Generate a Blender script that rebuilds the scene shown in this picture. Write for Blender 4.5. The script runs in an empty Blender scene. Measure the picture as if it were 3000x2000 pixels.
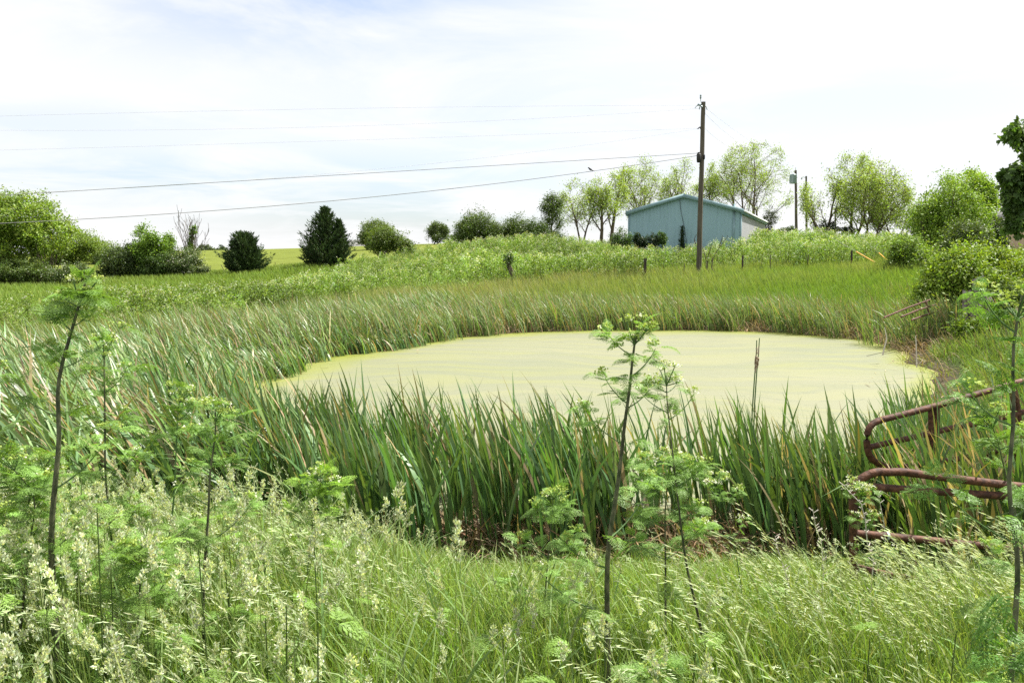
import bpy, math
import numpy as np
from mathutils import Vector
C = bpy.context.scene.collection
sc = bpy.context.scene
PI = math.pi
# ------------------------------------------------------------------ camera
F = 2333.0; EYE = 1.7; PITCH = math.atan(255 / F)
cam = bpy.data.cameras.new('camera'); co = bpy.data.objects.new('camera', cam); C.objects.link(co)
cam.sensor_width = 36; cam.lens = 36 * F / 3000; cam.clip_end = 6000; cam.clip_start = 0.05
co.location = (0, 0, EYE); co.rotation_euler = (PI / 2 - PITCH, 0, 0)
sc.camera = co
cp, sp = math.cos(PITCH), math.sin(PITCH)
def at(px, py, Y):
    """world point seen at photo pixel (3000x2000) at forward distance Y"""
    u = (px - 1500) / F; v = (1000 - py) / F
    s = Y / (cp + v * sp)
    return np.array([s * u, Y, EYE + s * (-sp + v * cp)])
# ------------------------------------------------------------------ light
EXPO = 1.4
SUN_EL = 60.0; SUN_AZ = math.degrees(math.atan2(0.90, 0.42))      # azimuth measured from +Y towards +X
sc.view_settings.view_transform = 'Standard'; sc.view_settings.look = 'None'
sc.view_settings.gamma = 1.0; sc.view_settings.exposure = EXPO
sun = bpy.data.lights.new('sun', 'SUN'); so = bpy.data.objects.new('sun', sun); C.objects.link(so)
sun.energy = 5.0; sun.angle = math.radians(0.5); sun.color = (1.0, 0.955, 0.88)
el, az = math.radians(SUN_EL), math.radians(SUN_AZ)
SD = Vector((math.sin(az) * math.cos(el), math.cos(az) * math.cos(el), math.sin(el)))
so.rotation_euler = SD.to_track_quat('Z', 'Y').to_euler(); so.location = (20, 5, 40)
w = bpy.data.worlds.new('World'); sc.world = w; w.use_nodes = True
nt = w.node_tree; nt.nodes.clear()
def N(nt, t, **k):
    n = nt.nodes.new(t)
    for a, b in k.items(): setattr(n, a, b)
    return n
def mathn(nt, op, a, b=None, c=None, clamp=False):
    n = N(nt, 'ShaderNodeMath', operation=op); n.use_clamp = clamp
    for i, q in enumerate((a, b, c)):
        if q is None: continue
        if isinstance(q, (int, float)): n.inputs[i].default_value = q
        else: nt.links.new(q, n.inputs[i])
    return n.outputs[0]
def world():
    L = nt.links.new
    out = N(nt, 'ShaderNodeOutputWorld'); bg = N(nt, 'ShaderNodeBackground'); L(bg.outputs[0], out.inputs[0])
    bg.inputs[1].default_value = 0.1
    sky = N(nt, 'ShaderNodeTexSky', sky_type='NISHITA'); sky.sun_disc = False
    sky.sun_elevation = el; sky.sun_rotation = az; sky.air_density = 1.0; sky.dust_density = 1.5; sky.ozone_density = 1.2
    tc = N(nt, 'ShaderNodeTexCoord'); sep = N(nt, 'ShaderNodeSeparateXYZ'); L(tc.outputs['Generated'], sep.inputs[0])
    zz = mathn(nt, 'ADD', mathn(nt, 'MAXIMUM', sep.outputs[2], 0.0), 0.10)
    cx = mathn(nt, 'DIVIDE', sep.outputs[0], zz); cy = mathn(nt, 'DIVIDE', sep.outputs[1], zz)
    cv = N(nt, 'ShaderNodeCombineXYZ'); L(cx, cv.inputs[0]); L(cy, cv.inputs[1])
    n1 = N(nt, 'ShaderNodeTexNoise'); n1.inputs['Scale'].default_value = 0.9; n1.inputs['Detail'].default_value = 9
    n1.inputs['Roughness'].default_value = 0.6; n1.inputs['Distortion'].default_value = 0.5; L(cv.outputs[0], n1.inputs['Vector'])
    tot = None
    # soft openings in the cloud, as directions: (azimuth x/y ratio, elevation z/y ratio, rx, rz, strength)
    for (ax, az_, rx, rz, st) in ((-0.20, 0.31, 0.34, 0.085, 0.95), (-0.36, 0.095, 0.50, 0.035, 0.85), (0.05, 0.165, 0.30, 0.05, 0.4),
                                  (-0.62, 0.16, 0.3, 0.03, 0.45), (-0.1, 0.045, 0.30, 0.03, 0.8), (0.5, 0.19, 0.25, 0.05, 0.35), (0.62, 0.1, 0.3, 0.03, 0.3)):
        d1 = mathn(nt, 'DIVIDE', mathn(nt, 'SUBTRACT', mathn(nt, 'DIVIDE', sep.outputs[0], mathn(nt, 'MAXIMUM', sep.outputs[1], 0.15)), ax), rx)
        d2 = mathn(nt, 'DIVIDE', mathn(nt, 'SUBTRACT', mathn(nt, 'DIVIDE', sep.outputs[2], mathn(nt, 'MAXIMUM', sep.outputs[1], 0.15)), az_), rz)
        r2 = mathn(nt, 'ADD', mathn(nt, 'MULTIPLY', d1, d1), mathn(nt, 'MULTIPLY', d2, d2))
        e = mathn(nt, 'MULTIPLY', mathn(nt, 'POWER', 2.718, mathn(nt, 'MULTIPLY', r2, -1.0)), st)
        tot = e if tot is None else mathn(nt, 'ADD', tot, e)
    nz = mathn(nt, 'MULTIPLY_ADD', n1.outputs[0], 4.0, -1.25)
    nzc = mathn(nt, 'MULTIPLY', nz, 1.0, clamp=True)
    gap = mathn(nt, 'MULTIPLY', mathn(nt, 'ADD', mathn(nt, 'MULTIPLY', tot, nzc), mathn(nt, 'MULTIPLY', nzc, 0.03)), 0.62, clamp=True)
    mix = N(nt, 'ShaderNodeMix', data_type='RGBA'); L(gap, mix.inputs[0])
    mix.inputs[6].default_value = (4.05, 4.05, 4.1, 1)                    # bright thin overcast
    boost = N(nt, 'ShaderNodeMix', data_type='RGBA'); boost.blend_type = 'MULTIPLY'; boost.inputs[0].default_value = 1
    L(sky.outputs[0], boost.inputs[6]); boost.inputs[7].default_value = (0.58, 0.66, 0.74, 1)
    L(boost.outputs[2], mix.inputs[7]); L(mix.outputs[2], bg.inputs[0])
world()
cy_ = sc.cycles
cy_.use_denoising = False; cy_.max_bounces = 7; cy_.diffuse_bounces = 3; cy_.glossy_bounces = 2; cy_.transmission_bounces = 5
cy_.transparent_max_bounces = 4; cy_.sample_clamp_indirect = 6
# ------------------------------------------------------------------ materials
def new_mat(name):
    m = bpy.data.materials.new(name); m.use_nodes = True; m.node_tree.nodes.clear(); return m
def foliage(name, tr=0.35, rough=0.5, spec=0.35, var=0.25, scale=3.0, trc=(1.25, 1.25, 0.45)):
    """leaf surface: colour from the Col attribute, lets light through"""
    m = new_mat(name); t = m.node_tree; L = t.links.new
    out = N(t, 'ShaderNodeOutputMaterial'); at_ = N(t, 'ShaderNodeAttribute', attribute_name='Col')
    tc = N(t, 'ShaderNodeTexCoord'); nz = N(t, 'ShaderNodeTexNoise'); nz.inputs['Scale'].default_value = scale; nz.inputs['Detail'].default_value = 3
    L(tc.outputs['Object'], nz.inputs['Vector'])
    k = mathn(t, 'MULTIPLY_ADD', nz.outputs[0], 2 * var, 1 - var)
    vm = N(t, 'ShaderNodeVectorMath', operation='SCALE'); L(at_.outputs['Color'], vm.inputs[0]); L(k, vm.inputs[3])
    p = N(t, 'ShaderNodeBsdfPrincipled'); L(vm.outputs[0], p.inputs['Base Color']); p.inputs['Roughness'].default_value = rough
    p.inputs['Specular IOR Level'].default_value = spec
    if tr > 0:
        tl = N(t, 'ShaderNodeBsdfTranslucent'); v2 = N(t, 'ShaderNodeVectorMath', operation='MULTIPLY'); L(vm.outputs[0], v2.inputs[0])
        v2.inputs[1].default_value = trc; L(v2.outputs[0], tl.inputs[0])
        mx = N(t, 'ShaderNodeMixShader'); mx.inputs[0].default_value = tr; L(p.outputs[0], mx.inputs[1]); L(tl.outputs[0], mx.inputs[2]); L(mx.outputs[0], out.inputs[0])
    else: L(p.outputs[0], out.inputs[0])
    return m
def surf(name, c1, c2, scale=4, rough=0.8, bump=0.2, spec=0.2, stretch=(1, 1, 1), detail=6, contrast=3.0, metallic=0.0, c3=None):
    m = new_mat(name); t = m.node_tree; L = t.links.new
    out = N(t, 'ShaderNodeOutputMaterial'); p = N(t, 'ShaderNodeBsdfPrincipled'); L(p.outputs[0], out.inputs[0])
    tc = N(t, 'ShaderNodeTexCoord'); mp = N(t, 'ShaderNodeMapping'); L(tc.outputs['Object'], mp.inputs[0]); mp.inputs['Scale'].default_value = stretch
    nz = N(t, 'ShaderNodeTexNoise'); nz.inputs['Scale'].default_value = scale; nz.inputs['Detail'].default_value = detail; L(mp.outputs[0], nz.inputs['Vector'])
    f = mathn(t, 'MULTIPLY_ADD', nz.outputs[0], contrast, 0.5 - contrast / 2, clamp=True)
    mx = N(t, 'ShaderNodeMix', data_type='RGBA'); L(f, mx.inputs[0]); mx.inputs[6].default_value = (*c1, 1); mx.inputs[7].default_value = (*c2, 1)
    col = mx.outputs[2]
    if c3:
        n3 = N(t, 'ShaderNodeTexNoise'); n3.inputs['Scale'].default_value = scale * 0.35; n3.inputs['Detail'].default_value = 8; L(mp.outputs[0], n3.inputs['Vector'])
        f3 = mathn(t, 'MULTIPLY_ADD', n3.outputs[0], 6, -3.4, clamp=True)
        m3 = N(t, 'ShaderNodeMix', data_type='RGBA'); L(f3, m3.inputs[0]); L(col, m3.inputs[6]); m3.inputs[7].default_value = (*c3, 1); col = m3.outputs[2]
    L(col, p.inputs['Base Color']); p.inputs['Roughness'].default_value = rough
    p.inputs['Specular IOR Level'].default_value = spec; p.inputs['Metallic'].default_value = metallic
    if bump:
        b = N(t, 'ShaderNodeBump'); b.inputs['Strength'].default_value = bump; b.inputs['Distance'].default_value = 0.02; L(nz.outputs[0], b.inputs['Height']); L(b.outputs[0], p.inputs['Normal'])
    return m
M = dict(
    leaf=foliage('leaf', 0.38, 0.5, 0.3), reed=foliage('reed_blade', 0.28, 0.42, 0.45, var=0.15, scale=2.0), grass=foliage('grass_blade', 0.35, 0.6, 0.15),
    dry=foliage('dry_stalk', 0.15, 0.8, 0.1), needle=foliage('needle', 0.1, 0.7, 0.15), petal=foliage('petal', 0.3, 0.7, 0.1, var=0.05),
    bark=surf('bark', (0.05, 0.038, 0.028), (0.16, 0.13, 0.10), 9, 0.9, 0.6, 0.1, (1, 1, 0.25)),
    pole=surf('pole_wood', (0.06, 0.052, 0.04), (0.14, 0.122, 0.098), 8, 0.9, 0.5, 0.1, (3, 3, 0.12), c3=(0.07, 0.08, 0.05)),
    post=surf('post_wood', (0.03, 0.024, 0.02), (0.085, 0.07, 0.06), 8, 0.9, 0.5, 0.1, (2, 2, 0.3)),
    rust=surf('rusty_steel', (0.040, 0.017, 0.010), (0.105, 0.044, 0.024), 26, 0.7, 0.5, 0.3, c3=(0.17, 0.085, 0.055), contrast=4.5),
    stump=surf('weathered_wood', (0.09, 0.075, 0.062), (0.27, 0.25, 0.22), 9, 0.95, 0.6, 0.1, (1.6, 1.6, 0.45)),
    steel=surf('galvanised_steel', (0.30, 0.34, 0.34), (0.42, 0.47, 0.47), 5, 0.5, 0.05, 0.4),
    porcelain=surf('grey_porcelain', (0.13, 0.19, 0.19), (0.18, 0.24, 0.24), 5, 0.3, 0.0, 0.5),
    black=surf('black_casing', (0.012, 0.012, 0.012), (0.03, 0.03, 0.03), 5, 0.6, 0.0, 0.3),
    wire=surf('wire_jacket', (0.16, 0.16, 0.16), (0.24, 0.23, 0.22), 5, 0.6, 0.0, 0.3),
    wire_b=surf('bare_wire', (0.55, 0.52, 0.52), (0.6, 0.57, 0.56), 5, 0.5, 0.0, 0.3),
    yellow=surf('yellow_plastic', (0.62, 0.30, 0.02), (0.75, 0.42, 0.05), 4, 0.5, 0.0, 0.3),
    siding=surf('blue_siding', (0.235, 0.36, 0.425), (0.255, 0.38, 0.445), 2.2, 0.6, 0.1, 0.25, (3.0, 3.0, 0.22), c3=(0.215, 0.33, 0.385)),
    trim=surf('blue_trim', (0.17, 0.27, 0.31), (0.21, 0.31, 0.35), 2.5, 0.6, 0.05, 0.25, c3=(0.12, 0.19, 0.19)),
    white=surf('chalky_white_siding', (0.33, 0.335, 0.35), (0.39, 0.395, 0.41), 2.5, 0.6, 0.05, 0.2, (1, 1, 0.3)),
    rooft=surf('roof_metal', (0.45, 0.47, 0.46), (0.58, 0.60, 0.58), 3, 0.5, 0.05, 0.3),
    beige=surf('beige_siding', (0.42, 0.30, 0.23), (0.50, 0.37, 0.29), 2, 0.7, 0.05, 0.2, (2, 2, 0.2)),
    slate=surf('grey_shingle', (0.10, 0.10, 0.10), (0.18, 0.18, 0.17), 5, 0.8, 0.2, 0.1),
    feather=surf('dark_feather', (0.01, 0.01, 0.012), (0.03, 0.03, 0.035), 30, 0.6, 0.1, 0.3),
    stem=surf('blotchy_stem', (0.035, 0.045, 0.022), (0.125, 0.125, 0.075), 60, 0.6, 0.15, 0.3, (1, 1, 0.4), c3=(0.03, 0.02, 0.02), contrast=4),
    gstem=surf('green_stem', (0.06, 0.12, 0.035), (0.10, 0.17, 0.055), 40, 0.5, 0.05, 0.3, (1, 1, 0.3)),
    twig=surf('bleached_twig', (0.40, 0.36, 0.31), (0.60, 0.56, 0.50), 60, 0.9, 0.3, 0.1),
    reedhead=surf('seed_fluff', (0.16, 0.10, 0.06), (0.45, 0.38, 0.28), 60, 0.95, 0.5, 0.05, contrast=5),
)
# ------------------------------------------------------------------ mesh accumulator
class G:
    def __init__(s): s.v = []; s.q = []; s.t = []; s.c = []; s.n = 0; s.smooth = False
    def add(s, v, f, c=(0.5, 0.5, 0.5)):
        v = np.asarray(v, dtype=np.float32).reshape(-1, 3); f = np.asarray(f, dtype=np.int64)
        c = np.asarray(c, dtype=np.float32)
        if c.ndim == 1: c = np.broadcast_to(c, (len(v), 3))
        s.v.append(v); s.c.append(c); (s.q if f.shape[1] == 4 else s.t).append(f + s.n); s.n += len(v)
        return s
    def build(s, name, mat, parent=None, smooth=None, loc=None):
        me = bpy.data.meshes.new(name)
        if s.n:
            v = np.concatenate(s.v); c = np.concatenate(s.c)
            if loc is not None: v = v - np.asarray(loc, dtype=np.float32)
            q = np.concatenate(s.q) if s.q else np.zeros((0, 4), np.int64); t = np.concatenate(s.t) if s.t else np.zeros((0, 3), np.int64)
            me.vertices.add(len(v)); me.vertices.foreach_set('co', v.ravel())
            nl = q.size + t.size; me.loops.add(nl); me.loops.foreach_set('vertex_index', np.concatenate([q.ravel(), t.ravel()]).astype(np.int32))
            me.polygons.add(len(q) + len(t))
            me.polygons.foreach_set('loop_start', np.concatenate([np.arange(len(q)) * 4, q.size + np.arange(len(t)) * 3]).astype(np.int32))
            if smooth if smooth is not None else s.smooth: me.polygons.foreach_set('use_smooth', np.ones(len(q) + len(t), bool))
            ca = me.color_attributes.new('Col', 'FLOAT_COLOR', 'POINT')
            ca.data.foreach_set('color', np.concatenate([c, np.ones((len(c), 1), np.float32)], 1).ravel().astype(np.float32))
            me.update(calc_edges=True)
        me.materials.append(mat)
        o = bpy.data.objects.new(name, me); C.objects.link(o)
        if loc is not None: o.location = loc
        if parent is not None: o.parent = parent; 
        if parent is not None and loc is not None: o.location = (0, 0, 0)
        return o
def tag(o, label, cat, group=None, kind=None):
    o['label'] = label; o['category'] = cat
    if group: o['group'] = group
    if kind: o['kind'] = kind
    return o
def empty(name, loc, label, cat, group=None):
    o = bpy.data.objects.new(name, None); C.objects.link(o); o.location = tuple(float(x) for x in loc); o.empty_display_size = 0.3
    return tag(o, label, cat, group)
def child(g, name, mat, root, smooth=None):
    """mesh given in world coordinates, made a part of root (an Empty without rotation)"""
    return g.build(name, mat, root, smooth, loc=np.array(root.location))
def nrm(a): return a / np.maximum(np.linalg.norm(a, axis=-1, keepdims=True), 1e-9)
def tube(g, P, R, sides=6, c=(0.5, 0.5, 0.5), cap=True):
    P = np.asarray(P, float); K = len(P); R = np.broadcast_to(np.asarray(R, float), (K,))
    T = nrm(np.gradient(P, axis=0)); ref = np.array([0, 0, 1.0]) if abs(T[0, 2]) < 0.8 else np.array([1.0, 0, 0])
    U = nrm(np.cross(T, ref)); V = np.cross(T, U)
    a = np.arange(sides) * 2 * PI / sides
    v = P[:, None] + R[:, None, None] * (np.cos(a)[None, :, None] * U[:, None] + np.sin(a)[None, :, None] * V[:, None])
    i = np.arange(K - 1)[:, None] * sides; j = np.arange(sides)[None]; j2 = (j + 1) % sides
    f = np.stack([i + j, i + j2, i + sides + j2, i + sides + j], -1).reshape(-1, 4)
    g.add(v.reshape(-1, 3), f, c)
    if cap:
        for k, ring in ((0, 0), (K - 1, (K - 1) * sides)):
            vv = np.concatenate([v[k], P[k][None]]); jj = np.arange(sides); g.add(vv, np.stack([jj, (jj + 1) % sides, np.full(sides, sides)], 1), c if np.ndim(c) == 1 else c[0])
    return g
def box(g, x0, x1, y0, y1, z0, z1, c=(0.5, 0.5, 0.5), R=None, O=None):
    v = np.array([[x, y, z] for x in (x0, x1) for y in (y0, y1) for z in (z0, z1)], float)
    if R is not None: v = v @ np.asarray(R).T
    if O is not None: v = v + np.asarray(O)
    return g.add(v, [[0, 1, 3, 2], [4, 6, 7, 5], [0, 4, 5, 1], [2, 3, 7, 6], [0, 2, 6, 4], [1, 5, 7, 3]], c)
def lathe(g, prof, O, sides=10, c=(0.5, 0.5, 0.5)):
    prof = np.asarray(prof, float)
    tube_p = np.array([[O[0], O[1], O[2] + z] for r, z in prof]); 
    a = np.arange(sides) * 2 * PI / sides
    v = np.stack([O[0] + prof[:, :1] * np.cos(a), O[1] + prof[:, :1] * np.sin(a), np.broadcast_to(O[2] + prof[:, 1:2], (len(prof), sides))], -1)
    i = np.arange(len(prof) - 1)[:, None] * sides; j = np.arange(sides)[None]; j2 = (j + 1) % sides
    return g.add(v.reshape(-1, 3), np.stack([i + j, i + j2, i + sides + j2, i + sides + j], -1).reshape(-1, 4), c)
def blades(g, P, H, W, bend, th0, th1, pw, K, face, cb, ct, ck=1.5, base_w=0.7, peak=0.35):
    """curved tapering blades; all per-blade arrays"""
    n = len(P); t = np.linspace(0, 1, K + 1); tm = (t[1:] + t[:-1]) / 2
    th = th0[:, None] + th1[:, None] * tm[None] ** pw
    st = (H / K)[:, None]
    r = np.concatenate([np.zeros((n, 1)), np.cumsum(np.sin(th) * st, 1)], 1); z = np.concatenate([np.zeros((n, 1)), np.cumsum(np.cos(th) * st, 1)], 1)
    ctr = np.stack([P[:, 0, None] + r * np.cos(bend)[:, None], P[:, 1, None] + r * np.sin(bend)[:, None], P[:, 2, None] + z], -1)
    prof = np.where(t < peak, base_w + (1 - base_w) * t / peak, np.clip(1 - ((t - peak) / (1 - peak)) ** 1.8, 0.02, 1))
    wv = np.stack([np.cos(face), np.sin(face), np.zeros(n)], -1)[:, None] * (W[:, None] * 0.5 * prof[None])[..., None]
    v = np.stack([ctr - wv, ctr + wv], 2).reshape(-1, 3)
    b = (np.arange(n) * (K + 1) * 2)[:, None]; k = np.arange(K)[None] * 2
    f = np.stack([b + k, b + k + 1, b + k + 3, b + k + 2], -1).reshape(-1, 4)
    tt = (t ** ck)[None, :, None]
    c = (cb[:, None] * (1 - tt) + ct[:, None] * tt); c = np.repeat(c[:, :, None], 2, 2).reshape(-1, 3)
    g.add(v, f, c)
def rhomb(g, P, D, Nn, L, W, c):
    """leaf shaped quads: base point, direction, normal"""
    D = nrm(D); S = nrm(np.cross(Nn, D)); L = np.broadcast_to(L, (len(P),))[:, None]; W = np.broadcast_to(W, (len(P),))[:, None]
    m = P + D * L * 0.45
    v = np.stack([P, m + S * W * 0.5, P + D * L, m - S * W * 0.5], 1).reshape(-1, 3)
    f = np.arange(len(P) * 4).reshape(-1, 4)
    c = np.asarray(c); c = np.broadcast_to(c, (len(P), 3)) if c.ndim == 1 else c
    g.add(v, f, np.repeat(c, 4, 0))
def inst(g, tv, tf, tcol, X, Y, Z, T, S, cm=None):
    """copy a template at T with axes X,Y,Z and scale S"""
    n = len(T); Mx = np.stack([X, Y, Z], 2) * np.asarray(S).reshape(-1, 1, 1)
    v = np.einsum('nij,kj->nki', Mx, tv) + T[:, None]
    f = (tf[None] + (np.arange(n) * len(tv))[:, None, None]).reshape(-1, tf.shape[1])
    c = np.broadcast_to(tcol[None], (n, len(tv), 3)).copy()
    if cm is not None: c *= cm[:, None]
    g.add(v.reshape(-1, 3), f, c.reshape(-1, 3))
def cj(rng, n, base, amp=0.2, hue=0.08):
    """n varied colours round a base"""
    base = np.asarray(base, float); k = 1 + amp * rng.standard_normal((n, 1)); h = 1 + hue * rng.standard_normal((n, 3))
    return np.clip(base * np.clip(k, 0.4, 1.8) * h, 0.003, 0.9)
# ------------------------------------------------------------------ terrain
SHORE = np.array([(-2.6, 6.9), (-3.5, 9), (-4.6, 11.5), (-5.3, 14.0), (-5.2, 16.8), (-4.4, 19), (-3.2, 20.6), (-2.0, 22.9), (0.3, 24.8), (3.3, 25.6), (6.2, 25.5), (8.5, 24.6), (10.2, 22.2),
                  (10.0, 19.6), (9.0, 17.6), (8.8, 16.0), (7.5, 13.6), (6.8, 12.2), (6.2, 10.4), (5.3, 8.6), (4.6, 7.2), (3.6, 6.5), (2, 6.3), (0.5, 6.2), (-1, 6.4)])
def shore_d(x, y):
    """signed distance to the shoreline, negative over open water"""
    x = np.asarray(x, float).ravel(); y = np.asarray(y, float).ravel()
    d = np.full(len(x), 1e9); ins = np.zeros(len(x), bool)
    for i in range(len(SHORE)):
        a = SHORE[i]; b = SHORE[(i + 1) % len(SHORE)]; ab = b - a
        t = np.clip(((x - a[0]) * ab[0] + (y - a[1]) * ab[1]) / (ab @ ab), 0, 1)
        d = np.minimum(d, np.hypot(x - a[0] - t * ab[0], y - a[1] - t * ab[1]))
        ins ^= ((a[1] > y) != (b[1] > y)) & (x < (b[0] - a[0]) * (y - a[1]) / (b[1] - a[1] + 1e-12) + a[0])
    return np.where(ins, -d, d)
WZ = -0.70
ctrl = [(-12, -12, 0.1), (0, -12, 0.1), (12, -12, 0.1), (-6, 0, 0.0), (0, 0, 0), (6, 0, 0.05), (-3, 3, -0.1), (0, 3, -0.1), (3, 3, -0.12), (-6, 3.5, -0.15), (-3, 5, -0.42), (0, 5, -0.48), (3, 5, -0.42),
        (6, 4.5, -0.2), (-8, 6, -0.5), (-4, 6.6, -0.65), (0, 6.3, -0.7), (4, 6.6, -0.68), (7.5, 7, -0.4), (10, 10, 0.0), (-9, 10, -0.65), (-6, 14, -0.66), (-12, 18, -0.64), (-6, 20, -0.66), (-3, 25, -0.62),
        (2, 27.5, -0.6), (8, 27, -0.58), (12.5, 24, -0.35), (11, 18, -0.3), (9, 13, -0.35), (16, 22, 0.1), (16, 14, 0.2), (-20, 12, -0.4), (-14, 28, -0.6), (22, 30, 0.6), (30, 40, 1.3), (-25, 30, -0.6)]
def cpix(px, Y, z): return (at(px, 745, Y)[0], Y, z)
ctrl += [cpix(*a) for a in (
    (-300, 38, -.6), (300, 38, -.65), (900, 38, -.55), (1500, 38, -.3), (2047, 38, 0.0), (2500, 38, 0.35),
    (-200, 50, -.65), (500, 50, -.6), (1000, 50, -.3), (1400, 50, 0.05), (2047, 46, 0.42), (2300, 50, 0.75), (2600, 50, 1.0), (2950, 50, 1.6),
    (-300, 63, -.6), (100, 63, -.55), (500, 66, -.2), (720, 66, 0.05), (950, 66, 0.6), (1060, 66, .35), (1200, 66, .85), (1320, 66, 1.2), (1450, 66, 1.5), (1700, 62, 1.35), (1850, 64, 1.35), (2080, 64, 1.4), (2300, 64, 2.05), (2600, 64, 1.75), (2950, 66, 1.9),
    (1200, 57, 0.25), (1500, 57, 0.65), (2050, 56, 0.8), (2400, 56, 1.35),
    (-300, 80, 0.0), (200, 80, .15), (480, 78, .1), (650, 78, 0.0), (950, 78, 0.85), (1100, 86, 1.1), (1450, 88, 2.3), (1950, 90, 2.6), (2500, 90, 2.6), (3100, 90, 2.4),
    (-300, 125, .9), (300, 125, 1.35), (650, 125, 1.35), (1000, 125, 2.35), (1300, 125, 2.9), (1900, 130, 3.1),
    (-300, 172, 1.4), (300, 172, 2.2), (650, 172, 2.6), (1050, 172, 3.4), (1300, 172, 4.0), (1900, 172, 3.8), (2600, 172, 3.0),
    (0, 260, 0.5), (750, 260, 1.6), (1300, 260, 2.4), (2300, 260, 2.0), (-500, 500, -3), (1000, 500, -1), (2600, 500, -1), (-2500, 60, -.4), (5500, 60, 2.0), (-1500, 1500, -4), (1500, 1500, -4), (4500, 1500, -4))]
ctrl = np.array(ctrl)
def uvw(x, y): yy = np.maximum(y, -11.5) + 14.0; return x / yy * 2.2, np.log(yy) * 2.0
cu, cv_ = uvw(ctrl[:, 0], ctrl[:, 1])
def ker(du, dv): return np.sqrt(du * du + dv * dv + 0.004)
_A = ker(cu[:, None] - cu[None], cv_[:, None] - cv_[None]); _n = len(cu)
_A = np.block([[_A, np.ones((_n, 1))], [np.ones((1, _n)), np.zeros((1, 1))]])
_w = np.linalg.solve(_A, np.concatenate([ctrl[:, 2], [0]]))
def smooth01(t): t = np.clip(t, 0, 1); return t * t * (3 - 2 * t)
def gz(x, y):
    x = np.atleast_1d(np.asarray(x, float)); y = np.atleast_1d(np.asarray(y, float)); sh = x.shape; x = x.ravel(); y = y.ravel()
    u, v = uvw(x, y); z = np.empty(len(x))
    for i in range(0, len(x), 40000):
        z[i:i + 40000] = ker(u[i:i + 40000, None] - cu[None], v[i:i + 40000, None] - cv_[None]) @ _w[:-1] + _w[-1]
    near = (y < 32) & (y > 3)
    d = np.full(len(x), 50.0); d[near] = shore_d(x[near], y[near])
    k = smooth01((d + 0.1) / 1.6); z = np.where(d < 50, np.where(d > -0.1, WZ + 0.02 + (z - WZ) * k, WZ + 0.02 - 0.5 * smooth01((-d - 0.1) / 1.2)), z)
    z = z + 0.02 * np.sin(x * 1.3 + y * 0.7) * np.cos(y * 1.1 - x * 0.5) * smooth01((d + .1) / 1.6)
    return z.reshape(sh)
def gp(x, y): return np.stack([x, y, gz(x, y)], -1)
def vnoise(x, y, s, seed=0):
    """smooth value noise 0..1"""
    x = np.asarray(x, float) / s + 1000.3 + seed * 7.1; y = np.asarray(y, float) / s + 1000.7 + seed * 3.3
    xi = np.floor(x); yi = np.floor(y); fx = x - xi; fy = y - yi; fx = fx * fx * (3 - 2 * fx); fy = fy * fy * (3 - 2 * fy)
    def h(a, b): q = np.sin(a * 127.1 + b * 311.7 + seed * 17.3) * 43758.5453; return q - np.floor(q)
    return (h(xi, yi) * (1 - fx) + h(xi + 1, yi) * fx) * (1 - fy) + (h(xi, yi + 1) * (1 - fx) + h(xi + 1, yi + 1) * fx) * fy
def pxof(x, y): return 1500 + F * x / y            # photo column of a ground place (for zoning only)
def fence_y(x):                                    # line of the old field fence, where the hay field starts
    return 73 + 0.10 * np.clip(x + 40, 0, 30) + 6 * smooth01((x + 14) / 10)
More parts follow.
